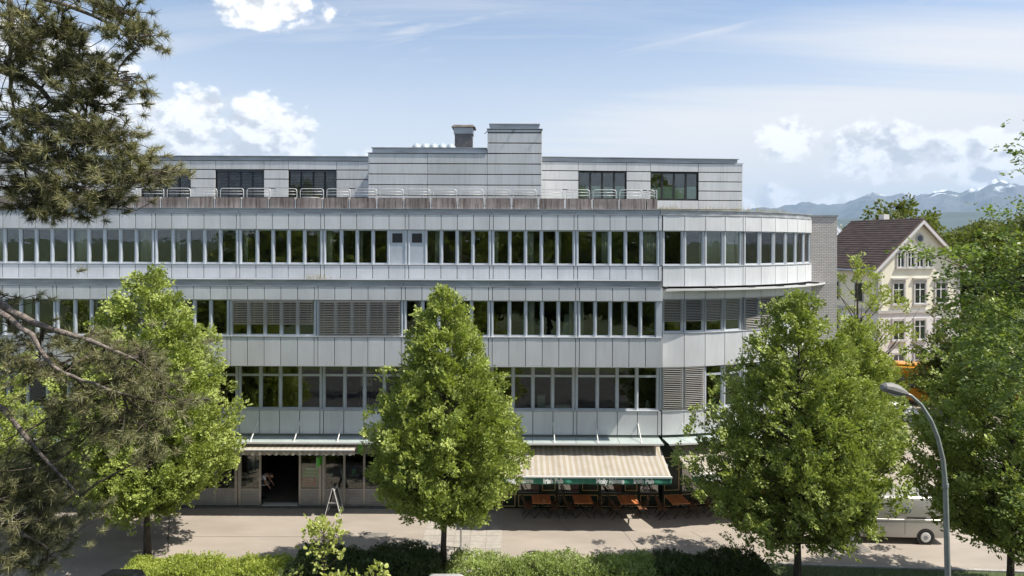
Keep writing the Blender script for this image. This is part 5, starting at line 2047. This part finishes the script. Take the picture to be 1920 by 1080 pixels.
def sprays(org, d, length, n_leaf, leaf, spread=.55, flat=.75, rng=NR, droop=.0, shape='rhomb', up=None):
    """flat fans of leaves: org (N,3) start, d (N,3) direction"""
    N = len(org)
    d = unit(d)
    upv = np.array([0, 0, 1.0]) if up is None else up
    n = unit(upv * flat + rng.normal(0, .38, (N, 3)))
    side = unit(np.cross(n, d))
    n = unit(np.cross(d, side))
    t = rng.random((N, n_leaf)) ** .8
    sgn = rng.choice([-1.0, 1.0], (N, n_leaf))
    wid = rng.random((N, n_leaf)) * spread * (1.15 - t * .85)
    Ls = np.asarray(length).reshape(-1, 1) * np.ones((N, 1))
    p = org[:, None] + d[:, None] * (t * Ls)[..., None] + side[:, None] * (sgn * wid * Ls)[..., None]
    p = p + n[:, None] * (rng.normal(0, .05, (N, n_leaf)) * Ls)[..., None]
    p[..., 2] -= droop * (t ** 2) * Ls
    ax = unit(d[:, None] * (.7 + .5 * t)[..., None] + side[:, None] * (sgn * .9)[..., None] + rng.normal(0, .28, (N, n_leaf, 3)))
    nn = unit(n[:, None] + rng.normal(0, .42, (N, n_leaf, 3)))
    p, ax, nn = p.reshape(-1, 3), ax.reshape(-1, 3), nn.reshape(-1, 3)
    ln = leaf[0] * rng.uniform(.45, 1.28, len(p))
    return leaves_from(p, ax, nn, ln, ln * leaf[1], shape)


def bent(a, c, rng, k=5, wob=.06, sag=0.0):
    a, c = np.asarray(a, float), np.asarray(c, float)
    L = np.linalg.norm(c - a)
    pts = []
    o = rng.normal(0, wob * L, 3)
    for i in range(k):
        t = i / (k - 1)
        q = a + (c - a) * t + o * math.sin(PI * t)
        q[2] -= sag * L * math.sin(PI * t)
        pts.append(q)
    return pts


def crown_tree(root, H, z0, rmax, prof, n_limb, n_spray, n_leaf, leaf, lm, seed, trunk_r=.11, spray_len=.55, rise=.55, gap=.12, lean=(0, 0), spread=.55, flat=.8, bark=None, skew=None, inner=.35, lift=.38, rough=.20, scat=1.0):
    """trunk, limbs and a crown of leaf fans; prof maps 0..1 up the crown to a radius factor"""
    rng = np.random.default_rng(seed)
    tb = MB()
    tp = [(lean[0] * (i / 8) ** 2 + .03 * math.sin(i * 1.7 + seed), lean[1] * (i / 8) ** 2 + .03 * math.cos(i * 1.3 + seed), H * .93 * i / 8) for i in range(9)]
    tp[0] = (0, 0, -.05)
    tb.tube(tp, [trunk_r * (1.25 if i == 0 else 1 - .88 * (i / 8)) for i in range(9)], 9)
    tb.build('trunk', bark or M_BARK, root, smooth=True)

    def axis_at(z):
        t = max(0, min(1, z / (H * .93)))
        return np.array([lean[0] * t * t, lean[1] * t * t, z])
    lb = MB()
    orgs, dirs, lens, ups = [], [], [], []
    hs = (np.arange(n_limb) + rng.random(n_limb)) / n_limb
    # more limbs where the crown is wide
    cum = np.cumsum([prof(h) + .12 for h in np.linspace(0, 1, 200)])
    cum /= cum[-1]
    hs = np.interp(hs, cum, np.linspace(0, 1, 200))
    th = 0.0
    for i in range(n_limb):
        h = hs[i]
        th += 2.399963 + rng.normal(0, .35)
        R = rmax * prof(h) * rng.uniform(1 - rough, 1 + rough * .5) * (1 + gap * math.sin(3 * th + 9 * h + seed) + gap * .8 * math.sin(5 * th - 14 * h + seed * 2))
        if skew:
            R *= skew(th, h)
        tip_z = z0 + (H - z0) * h
        st_z = max(z0 * .75, tip_z - R * rise * rng.uniform(.75, 1.2))
        a = axis_at(st_z)
        tip = axis_at(tip_z) + np.array([math.cos(th) * R, math.sin(th) * R, 0])
        path = bent(a, tip, rng, 5, .05, .03)
        lr = trunk_r * .42 * (1 - .6 * h) * min(1, .35 + R / rmax)
        lb.tube(path, [max(.006, lr * (1 - .88 * j / 4)) for j in range(5)], 5, caps=False)
        path = np.array(path)
        # side twigs carry tight bundles of fans, with gaps between the bundles
        nt = max(2, int(round(n_spray / 5 * (.35 + .65 * R / rmax))))
        t = inner + (1.0 - inner) * (np.arange(nt) + rng.random(nt)) / nt
        seg = np.clip((t * 4).astype(int), 0, 3)
        f = (t * 4 - seg)[:, None]
        q0 = path[seg] * (1 - f) + path[seg + 1] * f
        out = unit(path[-1] - path[0])
        q0 = q0 + np.clip(rng.normal(0, .5, (nt, 3)), -1, 1) * (.20 + .26 * R / rmax) * R * np.array([1, 1, .7]) * .75 * scat
        d0 = out + rng.normal(0, .42, (nt, 3))
        d0[:, 2] = d0[:, 2] * .6 + lift
        m = nt * 5
        q = np.repeat(q0, 5, 0) + rng.normal(0, .11 * spray_len / .5, (m, 3))
        dd = np.repeat(unit(d0), 5, 0) + rng.normal(0, .26, (m, 3))
        orgs.append(q)
        dirs.append(dd)
        rad = q - np.array([axis_at(z_) for z_ in q[:, 2]])
        ups.append(unit(unit(rad) * .45 + np.array([.32, -.08, .78])))
        lens.append(spray_len * .85 * rng.uniform(.6, 1.25, m))
    lb.build('limbs', bark or M_BARK, root)
    # leader
    m = 24
    q = np.stack([axis_at(z) for z in np.linspace(H * .86, H - spray_len * .4, m)]) + rng.normal(0, .07, (m, 3))
    dd = rng.normal(0, .5, (m, 3)) + np.array([0, 0, 1.0])
    orgs.append(q)
    dirs.append(dd)
    lens.append(np.full(m, spray_len * .7))
    ups.append(unit(rng.normal(0, .5, (m, 3)) + np.array([0, 0, 1.0])))
    V, k_ = sprays(np.concatenate(orgs), np.concatenate(dirs), np.concatenate(lens), n_leaf, leaf, spread, flat, rng, up=np.concatenate(ups))
    cr = poly_cloud('crown', V, k_, lm, root)
    return root


def tear(h):
    """hornbeam: full low down, pointed above"""
    return float(np.interp(h, [0, .06, .15, .28, .45, .62, .78, .90, 1.0], [.42, .70, .93, 1.0, .86, .66, .45, .27, .06]))


def plump(h):
    return float(np.interp(h, [0, .06, .16, .32, .5, .68, .82, .92, 1.0], [.50, .80, .98, 1.0, .88, .66, .46, .28, .06]))


def ball(h):
    return float(np.interp(h, [0, .1, .3, .55, .8, .93, 1.0], [.35, .7, .98, 1.0, .72, .42, .12]))


q = P(832, 1070, -6.6)
t1 = thing('hornbeam_tree', 'teardrop-shaped hornbeam in the middle, left of the pub awning', 'tree', (q.x, -6.6, 0))
crown_tree(t1, 10.85, 2.75, 2.80, tear, 250, 38, 24, (.108, .60), L_HORN, 4, .125, .40, .75, .03, rough=.07, scat=.72)
q = P(277, 1041, -4.8)
t2 = thing('hornbeam_tree', 'broad bright green hornbeam on the left, half behind the pine', 'tree', (q.x, -4.8, 0))
crown_tree(t2, 11.40, 2.45, 3.30, plump, 250, 38, 24, (.112, .60), L_HORN, 9, .13, .42, .70, .035, rough=.07, scat=.72)
q = P(1495, 1085, -7.6)
t3 = thing('hornbeam_tree', 'wide dense hornbeam in front of the rounded end, hiding the van', 'tree', (q.x, -7.6, 0))
crown_tree(t3, 10.75, 2.45, 3.45, lambda h: float(np.interp(h, [0, .08, .2, .4, .6, .78, .9, 1], [.45, .85, 1, .93, .68, .45, .27, .06])), 225, 38, 25, (.114, .60), L_HORN2, 14, .14, .45, .60, .05, rough=.10, scat=.75, skew=lambda th, h: 1 - (.32 if h < .3 else 0) * max(0, math.cos(th)))
q = P(1600, 900, 1.2)
t4 = thing('hornbeam_tree', 'slimmer hornbeam beside the brick pier, right of the wide one', 'tree', (q.x, 1.2, 0))
crown_tree(t4, 8.9, 1.9, 2.25, tear, 150, 30, 24, (.125, .60), L_HORN, 23, .11, .42, .75, .05, rough=.10, scat=.75)
q = P(1894, 1086, -8.2)
t5 = thing('hornbeam_tree', 'dark hornbeam at the right edge, behind the street lamp', 'tree', (q.x, -8.2, 0))
crown_tree(t5, 10.6, 2.5, 3.0, plump, 170, 34, 25, (.120, .60), L_HORN2, 31, .13, .48, .65, .06, rough=.12, scat=.8)
q = P(-70, 1040, -4.6)
t6 = thing('hornbeam_tree', 'hornbeam at the left edge, mostly hidden behind pine boughs', 'tree', (q.x, -4.6, 0))
crown_tree(t6, 9.6, 2.0, 2.9, plump, 110, 20, 28, (.13, .58), L_HORN, 37, .13, .52, .70, .08)

# open-crowned tree in front of the villa
q = P(1607, 640, 14)
t7 = thing('open_crowned_tree', 'open light green tree with dark bare limbs in front of the villa', 'tree', (q.x, 14, 0))
crown_tree(t7, P(1615, 488, 14).z, 4.8, 3.0, ball, 34, 15, 22, (.17, .6), L_HORN, 41, .20, .65, 1.1, .22, inner=.55)
# shrubs and trees along the side street
SIDE = [(1628, 668, 18, 1.7, 'round light green tree in front of the villa wall, left of the bus'), (1802, 640, 17, 2.3, 'bushy green tree in front of the villa, above the bus'),
        (1850, 560, 16, 4.0, 'bushy tree right of the villa gable, at the right edge')]
for i, (px, py, Y, r, lab) in enumerate(SIDE):
    q = P(px, py, Y)
    t = thing('side_street_tree', lab, 'tree', (q.x, Y, 0), 0, 'trees along the side street')
    crown_tree(t, q.z, 1.2, r, ball, 60, 20, 18, (.22, .6), (L_HORN, L_FAR, L_FAR)[i], 50 + i, .16, .75, .6, .15)
BACK = [(1688, 380, 48, 5.6, 'dark tree rising above the villa roof ridge', .6), (1835, 428, 60, 6.0, 'tree in the row behind the villa, first right of its roof', 0), (1880, 418, 66, 6.5, 'tree in the row behind the villa, second right of its roof', 0),
        (1925, 412, 58, 6.0, 'tree in the row behind the villa, at the right edge of the picture', 0), (1858, 415, 92, 5.0, 'tree far behind the villa, slim and pale', 0), (1800, 432, 84, 6.0, 'dark tree just right of the villa roof, far behind', 0),
        (1960, 425, 80, 7.0, 'tree behind the villa beyond the right edge', 0)]
for i, (px, py, Y, r, lab, dz) in enumerate(BACK):
    q = P(px, py, Y)
    t = thing('background_tree', lab, 'tree', (q.x, Y, 0), 0, 'trees behind the villa')
    crown_tree(t, q.z, q.z * .30, r, ball, 80, 22, 16, (.38, .65), L_FAR, 70 + i, .25, 1.3, .6, .12)
# distant wood as one mass
n = 5200
az = NR.uniform(-.9, 1.05, n)
dist = NR.uniform(230, 620, n)
org = np.stack([np.sin(az) * dist, np.cos(az) * dist, np.zeros(n)], 1)
hgt = 9 + 6 * np.sin(az * 31) * np.sin(az * 11) + NR.normal(0, 2, n)
org[:, 2] = np.maximum(1, hgt * NR.random(n) ** .5) + dist * .006
V, k_ = sprays(org, NR.normal(0, 1, (n, 3)) + np.array([0, 0, .4]), NR.uniform(2.5, 5.0, n), 12, (1.5, .7), .6, .6)
tag(poly_cloud('distant_wood', V, k_, L_FAR), 'dark mass of distant woodland below the mountains', 'wood', kind='stuff')

# trees on the camera side, mirrored in the office windows
TB = [(-27, -47, 1.75, .3), (-15, -52, 1.9, 1.4), (-5.5, -49, 1.7, 2.6), (5, -51, 1.85, 3.9), (15, -48, 1.75, 5.0), (27, -50, 1.9, .9), (37, -46, 1.7, 2.0)]
src = None
for i, (x, y, s_, rz) in enumerate(TB):
    r_ = thing('park_tree', 'tall park tree on the viewer\'s side, mirrored in the office windows', 'tree', (x, y, 0), rz, 'park trees mirrored in the office windows')
    r_.scale = (s_ * 1.25, s_ * 1.25, s_)
    for ch in t2.children:
        c = ch.copy()
        COL.objects.link(c)
        c.parent = r_


# ------------------------------------------------------------------ hedges
def hedge(label, x0, x1, y0, y1, h, lm, n, seed, leaf=.075, wild=.18):
    rng = np.random.default_rng(seed)
    root = thing('hedge', label, 'hedge', ((x0 + x1) / 2, (y0 + y1) / 2, .03), 0, 'hedges along the pavement')
    L, D = x1 - x0, y1 - y0
    b = MB()                                  # twiggy heart of the hedge
    nx, ny = 26, 6
    vs, fs = [], []
    for j in range(ny + 1):
        for i in range(nx + 1):
            x, y = -L / 2 + L * i / nx, -D / 2 + D * j / ny
            edge = min(1, 4 * min(i, nx - i) / nx + .0) * min(1, 3.0 * min(j, ny - j) / ny)
            vs.append((x * .97, y * .95, max(0, (h - .22) * edge ** .35 + .08 * math.sin(x * 3 + seed) - .05)))
    fs = [(j * (nx + 1) + i, j * (nx + 1) + i + 1, (j + 1) * (nx + 1) + i + 1, (j + 1) * (nx + 1) + i) for j in range(ny) for i in range(nx)]
    b.add(vs, fs)
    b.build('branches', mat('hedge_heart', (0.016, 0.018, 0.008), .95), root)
    x = rng.uniform(-L / 2, L / 2, n)
    y = rng.uniform(-D / 2, D / 2, n)
    bump = .10 * np.sin(x * 2.1 + seed) + .07 * np.sin(x * 4.7 + y * 3.3 + 2 * seed) + .06 * np.sin(y * 5.1 - x * 1.7)
    ex = np.minimum(1, np.minimum(x + L / 2, L / 2 - x) / .45)
    ey = np.minimum(1, np.minimum(y + D / 2, D / 2 - y) / .40)
    top = (h + bump) * np.clip(ex * ey, .02, 1) ** .30
    z = top * (1 - .5 * rng.random(n) ** 2.2)
    z = z + (rng.random(n) < .05) * rng.random(n) * wild
    p = np.stack([x, y, np.maximum(z - .08, .02)], 1)
    d = rng.normal(0, .55, (n, 3)) + np.array([0, 0, .9])
    d[:, 0] += (x / (L / 2)) ** 5
    d[:, 1] += (y / (D / 2)) ** 3 * .8
    V, k_ = sprays(p, d, rng.uniform(.10, .24, n), 9, (leaf, .58), .5, .95, rng, up=np.array([.35, -.35, .85]))
    poly_cloud('foliage', V, k_, lm, root)
    return root


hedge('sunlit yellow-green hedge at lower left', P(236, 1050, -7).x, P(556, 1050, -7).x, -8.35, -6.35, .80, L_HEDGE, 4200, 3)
hedge('dark shaded hedge between the sapling and the middle tree', P(548, 1050, -7).x, P(834, 1050, -7).x, -8.35, -6.30, 1.18, L_HEDGE_SHADE, 4000, 5, .08)
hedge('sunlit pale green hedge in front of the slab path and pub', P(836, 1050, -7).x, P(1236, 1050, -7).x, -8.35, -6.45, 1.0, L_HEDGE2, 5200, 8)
hedge('dark shaded hedge below the wide hornbeam at lower right', P(1214, 1050, -7).x, P(1438, 1050, -7).x, -8.35, -6.30, 1.05, L_HEDGE_SHADE, 3400, 12, .08)

# ------------------------------------------------------------------ oak sapling and undergrowth in front of the hedges
def sapling(label, px, pytop, Y, blobs, seed, n=16, group=None):
    rng = np.random.default_rng(seed)
    base = P(px, 1080, Y)
    root = thing('oak_sapling', label, 'sapling', (base.x, Y, -.02), 0, group)
    top = P(px, pytop, Y)
    b = MB()
    b.tube([(0, 0, 0), (.03, 0, top.z * .5), (0, 0.02, top.z - .2)], [.035, .025, .008], 6)
    orgs, dirs = [], []
    for (bx, by, rx, ry, m) in blobs:
        c = P(bx, by, Y)
        k_ = (Y - CAM_Y) / FPX
        for _ in range(m):
            v = rng.normal(0, .48, 3)
            p = np.array([c.x - base.x + v[0] * rx * k_, v[1] * rx * k_, c.z + v[2] * ry * k_])
            orgs.append(p)
            dirs.append(unit(np.array([v[0], v[1] - .25, .35 + v[2] * .4])))
            if rng.random() < .35:
                b.tube([(0.01, 0.01, max(.3, p[2] - .35)), tuple(p)], [.010, .004], 4, caps=False)
    b.build('stem', M_BARK, root)
    V, k_ = sprays(np.array(orgs), np.array(dirs), rng.uniform(.08, .16, len(orgs)), 7, (.135, .78), .55, .35, rng, shape='oak', up=np.array([.35, -.55, .7]))
    poly_cloud('crown', V, k_, L_OAK, root)
    return root


sapling('young oak sapling with pale lobed leaves in front of the dark hedge', 606, 966, -12.0,
        [(615, 985, 28, 16, 26), (592, 992, 28, 16, 18), (600, 1010, 34, 18, 20), (632, 1012, 14, 14, 10), (612, 1048, 22, 16, 16), (600, 1030, 26, 14, 10)], 5)
sapling('oak shoot with pale leaf tips at the bottom edge, right of the sapling', 704, 1062, -12.6, [(708, 1072, 16, 9, 9), (700, 1086, 30, 14, 12)], 6)
sapling('low oak shoot at the bottom edge below the sapling', 648, 1068, -12.4, [(650, 1078, 24, 7, 9), (628, 1084, 22, 8, 8), (668, 1086, 22, 10, 8)], 7)
sapling('low leafy shoot at the bottom edge beside the sunlit left hedge', 540, 1072, -12.5, [(545, 1082, 24, 8, 8), (520, 1088, 20, 8, 6)], 8)

# ------------------------------------------------------------------ near pine on the left
def pine():
    rng = np.random.default_rng(77)
    YP_ = -24.6
    base = Vector((-7.6, YP_ - .3, 0))
    root = thing('pine_tree', 'large pine with long needles leaning in from the left edge', 'tree', base)
    b = MB()
    b.tube([(0, 0, -.1), (.05, 0, 4), (.1, .05, 9), (.05, 0, 14), (.15, .1, 19)], [.30, .26, .22, .16, .05], 14)
    b.build('trunk', M_PINEBARK, root, smooth=True)

    def W(px, py, dy=0.0):
        return np.array(P(px, py, YP_ + dy) - base)
    br, tw = MB(), MB()
    # big boughs seen at the left edge: pixel polylines with depth offset and end radii
    boughs = [([(-320, 420), (-120, 500), (0, 572), (60, 605), (130, 625), (190, 648), (250, 672)], -.15, .062, .014),
              ([(-320, 450), (-120, 520), (0, 583), (60, 632), (105, 690), (150, 712), (230, 738)], -.42, .042, .010),
              ([(-300, 250), (-100, 150), (0, 132), (55, 150), (120, 205), (180, 240), (230, 290)], .1, .06, .010),
              ([(-280, -80), (-60, -40), (60, -10), (150, 20), (220, 50), (262, 90)], .05, .05, .008),
              ([(-280, 330), (-80, 290), (20, 300), (100, 335), (180, 360), (240, 350)], -.1, .05, .008),
              ([(-300, 640), (-100, 700), (10, 770), (60, 830), (110, 890), (150, 930)], -.2, .05, .008),
              ([(-300, 760), (-120, 850), (-20, 940), (40, 1000), (90, 1030)], -.25, .05, .008),
              ([(20, -60), (22, 60), (18, 140), (30, 230)], .15, .035, .012)]
    bp = []
    for pts, dy, r0, r1 in boughs:
        w = [W(x, y, dy + .05 * math.sin(i * 1.9)) for i, (x, y) in enumerate(pts)]
        if pts[0][0] < -100:
            w.insert(0, np.array([.09, 0, w[0][2] - .10]))
        # smooth subdivision with a little knottiness
        ww = []
        for i in range(len(w) - 1):
            for t in (0, .33, .66):
                ww.append(w[i] * (1 - t) + w[i + 1] * t + rng.normal(0, .008, 3))
        ww.append(w[-1])
        br.tube(ww, [r0 + (r1 - r0) * i / (len(ww) - 1) + .003 * math.sin(i * 2.3) for i in range(len(ww))], 9)
        bp += ww[3:]
    bp = np.array(bp)
    # clumps of foliage: pixel ellipses (cx, cy, rx, ry, tufts)
    cl = [(40, 50, 75, 60, 70), (110, 60, 60, 45, 46), (130, 118, 75, 40, 66), (40, 130, 60, 50, 46), (215, 150, 45, 26, 30), (165, 185, 75, 35, 52), (60, 215, 75, 45, 60), (235, 22, 42, 26, 30), (262, 62, 26, 26, 20), (240, 85, 22, 18, 10), (180, 10, 40, 22, 16),
          (150, 245, 75, 35, 52), (205, 262, 48, 30, 36), (255, 292, 32, 26, 24), (285, 322, 30, 26, 26), (60, 285, 80, 38, 58), (150, 305, 70, 38, 52), (225, 335, 45, 28, 34), (50, 345, 70, 32, 50), (140, 360, 60, 26, 40), (215, 375, 42, 20, 26), (160, 396, 26, 18, 12), (75, 390, 30, 22, 18), (105, 405, 16, 14, 6), (50, 395, 20, 18, 8),
          (10, 660, 40, 30, 22), (75, 680, 60, 34, 36), (140, 690, 55, 35, 34), (170, 640, 40, 22, 24), (205, 668, 45, 24, 32), (262, 672, 44, 26, 34), (235, 715, 50, 30, 40), (300, 715, 32, 34, 34), (170, 745, 55, 30, 36), (110, 770, 34, 24, 20), (270, 765, 50, 30, 40), (322, 760, 18, 32, 18), (225, 800, 50, 30, 34), (285, 815, 40, 30, 28), (300, 850, 22, 18, 12), (180, 795, 26, 20, 10), (20, 615, 30, 25, 14), (20, 560, 16, 14, 6), (80, 640, 34, 20, 14),
          (20, 880, 40, 26, 26), (75, 855, 44, 30, 34), (112, 892, 30, 24, 24), (60, 905, 48, 30, 34), (20, 935, 38, 30, 28), (90, 942, 36, 20, 22), (135, 970, 24, 14, 16), (30, 985, 46, 26, 34), (85, 1018, 30, 26, 24), (30, 1040, 48, 34, 40), (85, 1060, 22, 22, 14), (0, 900, 30, 60, 24), (105, 812, 26, 24, 10), (100, 930, 50, 40, 14)]
    tips, tdir = [], []
    for (cx, cy, rx, ry, m) in cl:
        c = W(cx, cy)
        near = bp[np.argmin(((bp - c) ** 2).sum(1))]
        mid = c * .75 + near * .25 + rng.normal(0, .05, 3)
        tw.tube(bent(near, c, rng, 4, .06), [.014, .012, .009, .006], 5, caps=False)
        k_ = (YP_ - CAM_Y) / FPX
        if 590 < cy < 880:
            m *= .56 if cx > 235 else .68 if cx > 150 else .78
        for _ in range(int(m * 1.35)):
            v = rng.normal(0, .55, 3)
            p = c + np.array([v[0] * rx * k_, v[1] * .55, -v[2] * ry * k_])
            f = unit(p - mid + np.array([.02, 0, .10]) + rng.normal(0, .05, 3))
            tips.append(p)
            tdir.append(f)
            if rng.random() < .55:
                tw.tube(bent(mid + rng.normal(0, .05, 3), p, rng, 3, .08), [.006, .005, .004], 4, caps=False)
    # the rest of the crown round the trunk, left of the picture
    for i in range(46):
        z = 7.5 + 11.0 * rng.random()
        th = rng.uniform(0, 2 * PI)
        rr = (2.9 - .13 * (z - 7.5)) * rng.uniform(.45, 1.0)
        c = np.array([math.cos(th) * rr - .55, math.sin(th) * rr, z])
        if c[0] > .75 and abs(c[1]) < 4:
            c[0] = -c[0]
        st = np.array([.08, 0, z - .25 * rr])
        tw.tube(bent(st, c, rng, 5, .05, .03), [.035, .028, .02, .014, .008], 6, caps=False)
        for _ in range(34):
            p = c * .92 + np.array([0, 0, z * .08]) + rng.normal(0, .34, 3) * np.array([1, 1, .6])
            f = unit(p - st + np.array([0, 0, .3]))
            tips.append(p)
            tdir.append(f)
            if rng.random() < .5:
                tw.tube(bent(c * .85 + st * .15, p, rng, 3, .08), [.007, .006, .004], 4, caps=False)
    br.build('bough', M_PINEBARK, root, smooth=True)
    tw.build('twigs', M_TWIG, root)
    tips, tdir = np.array(tips), np.array(tdir)
    nn = 64
    N = len(tips)
    t = rng.random((N, nn)) * .085
    ax = unit(tdir[:, None] * rng.uniform(.15, 1.1, (N, nn, 1)) + rng.normal(0, .52, (N, nn, 3)))
    p = tips[:, None] - tdir[:, None] * t[..., None]
    p, ax = p.reshape(-1, 3), ax.reshape(-1, 3)
    ln = rng.uniform(.075, .125, len(p))
    V, k2 = leaves_from(p, ax, unit(rng.normal(0, 1, (len(p), 3))), ln, np.full(len(p), .0080), 'tri')
    poly_cloud('needles', V, k2, L_NEEDLE, root)


pine()


# ------------------------------------------------------------------ near beech reaching in from the right
def beech():
    rng = np.random.default_rng(91)
    Yb = -20.8
    base = Vector((11.4, Yb + .4, 0))
    root = thing('beech_tree', 'leafy beech boughs with dark glossy leaves reaching in at the right edge', 'tree', base)
    b = MB()
    b.tube([(0, 0, -.1), (0, 0, 5), (.1, 0, 10), (0, .1, 16)], [.30, .25, .18, .05], 14)
    b.build('trunk', mat('beech_bark', (0.16, 0.15, 0.14), .8, var=.3), root, smooth=True)
    k_ = (Yb - CAM_Y) / FPX
    br = MB()

    def W(px, py, dy=0.0):
        return np.array(P(px, py, Yb + dy) - base)
    cl = [(1780, 470, 55, 16, 34), (1720, 466, 26, 10, 9), (1840, 480, 60, 24, 46), (1900, 465, 50, 30, 46), (1800, 515, 50, 16, 30), (1870, 525, 60, 28, 56), (1930, 530, 50, 50, 50), (1790, 555, 40, 14, 20), (1850, 575, 60, 26, 52), (1910, 600, 50, 40, 56), (1800, 610, 46, 16, 22), (1860, 640, 60, 26, 44), (1770, 655, 40, 14, 12), (1920, 680, 40, 40, 44), (1850, 690, 46, 20, 24), (1905, 740, 36, 26, 26), (1870, 440, 30, 12, 10),
          (1908, 270, 14, 8, 4), (1916, 252, 10, 10, 3), (1912, 300, 8, 6, 2), (1905, 396, 20, 8, 7), (1925, 385, 20, 12, 8), (1918, 225, 8, 6, 2), (1960, 300, 40, 60, 26), (1980, 430, 50, 60, 40), (1990, 600, 50, 100, 60), (1960, 790, 50, 60, 30)]
    orgs, dirs, lens = [], [], []
    for (cx, cy, rx, ry, m) in cl:
        c = W(cx, cy, rng.normal(0, .35))
        st = np.array([0.05, 0, max(3.5, c[2] - .9 - .25 * abs(c[0]))])
        if cx < 1940:
            br.tube(bent(st, c, rng, 6, .04, .02), [.05, .035, .024, .015, .009, .004], 6, caps=False)
        for _ in range(m):
            v = rng.normal(0, .5, 3)
            orgs.append(c + np.array([v[0] * rx * k_, v[1] * .6, -v[2] * ry * k_]))
            dirs.append(unit(np.array([-.75, -.1, -.12]) + rng.normal(0, .45, 3) * np.array([1, 1, .5])))
            lens.append(rng.uniform(.16, .34))
    # the rest of the crown, right of the picture
    for i in range(90):
        z = 4.5 + 12.0 * rng.random()
        th = rng.uniform(0, 2 * PI)
        rr = 3.4 * math.sin(PI * min(1, max(.08, (z - 3.2) / 14.2))) * rng.uniform(.5, 1.0)
        c = np.array([math.cos(th) * rr + .6, math.sin(th) * rr, z])
        if c[0] < -2.1:
            c[0] = -c[0]
        st = np.array([.05, 0, max(3.2, z - .8 - .4 * rr)])
        br.tube(bent(st, c, rng, 5, .05, .02), [.045, .033, .022, .013, .005], 5, caps=False)
        for _ in range(40):
            q_ = c * rng.uniform(.8, 1.05) if rng.random() < .3 else c
            orgs.append(np.array([q_[0], q_[1], c[2]]) + rng.normal(0, .42, 3) * np.array([1, 1, .55]))
            dirs.append(unit(np.array([c[0], c[1], .3]) + rng.normal(0, .8, 3)))
            lens.append(rng.uniform(.22, .42))
    br.build('limbs', M_BARK, root)
    V, kk = sprays(np.array(orgs), np.array(dirs), np.array(lens), 11, (.075, .62), .42, .9, rng, droop=.15)
    poly_cloud('crown', V, kk, L_BEECH, root)


beech()


# ------------------------------------------------------------------ small growth
def blades(name, org, h, m_, label, parent=None, wd=.012, spread=.28, kind='stuff'):
    n = len(org)
    ax = unit(np.array([0, 0, 1.0]) + NR.normal(0, spread, (n, 3)))
    V, k_ = leaves_from(org, ax, unit(NR.normal(0, 1, (n, 3))), h, np.full(n, wd), 'tri')
    o = poly_cloud(name, V, k_, m_, parent)
    return tag(o, label, 'grass', kind=kind)


pts = []
for i in range(900):
    s_ = NR.random() ** .8 * 9.5
    p, _ = arc(s_, -.40 - NR.random() * 1.0)
    pts.append((p.x, p.y, 14.12))
for i in range(250):
    pts.append((PX0 + .1 + NR.random() * 1.2, .6 + NR.random() * 1.0, 14.10))
pts = np.array(pts)
blades('roof_grass', pts, NR.uniform(.28, .62, len(pts)) * (1 - .5 * NR.random(len(pts))), L_STRAW, 'straggly dry grass growing along the rounded roof edge', wd=.014)
pts = np.stack([P(594, 520, -.5).x + NR.normal(0, .35, 130), NR.uniform(-.75, -.2, 130), np.full(130, 10.88)], 1)
blades('ledge_grass', pts, NR.uniform(.12, .40, 130), L_STRAW, 'tuft of dry pale grass on the ledge above the second floor', wd=.012)
n = 9000
pts = np.stack([NR.uniform(8.8, 26, n), NR.uniform(-9.2, -6.4, n), np.full(n, .04)], 1)
lim = -5.50 - (pts[:, 0] - 8.6) * .0597
pts[:, 1] = lim - .05 - (pts[:, 1] + 9.2) / 2.8 * 2.6
blades('lawn_grass', pts, NR.uniform(.05, .12, n), L_GRASS, 'short green grass of the verge at lower right', wd=.014)
pl_pts = []
for i in range(NPL):
    if NR.random() < .55:
        xc = PX0 - .55 - PITCH * (i - .5) + NR.uniform(-.5, .5)
        for _ in range(int(NR.integers(4, 16))):
            pl_pts.append((xc + NR.normal(0, .12), .14 + (.30 * NR.random() if NR.random() < .7 else -.05), 14.735 if NR.random() < .5 else 14.22))
pl_pts = np.array(pl_pts)
pl_pts[:, 1] = np.where(pl_pts[:, 2] < 14.5, .10, pl_pts[:, 1])
blades('planter_weeds', pl_pts, NR.uniform(.05, .22, len(pl_pts)), L_GRASS, 'small weeds growing in and around the terrace planters', wd=.016)

# ------------------------------------------------------------------ air
hb = MB()
hb.box(-38500, 38500, -38500, 38500, -30.0, 3050)
haze = hb.build('haze', bpy.data.materials.new('haze_air'))
tag(haze, kind='stuff')
hm = haze.data.materials[0]
hm.use_nodes = True
g = NG(hm.node_tree)
g.n.clear()
ho = g.node('ShaderNodeOutputMaterial')
pv = g.node('ShaderNodeVolumePrincipled')
pv.inputs['Color'].default_value = (0.52, 0.73, 1.0, 1)
pv.inputs['Density'].default_value = 2.7e-5
pv.inputs['Anisotropy'].default_value = 0.0
g.l.new(pv.outputs[0], ho.inputs['Volume'])
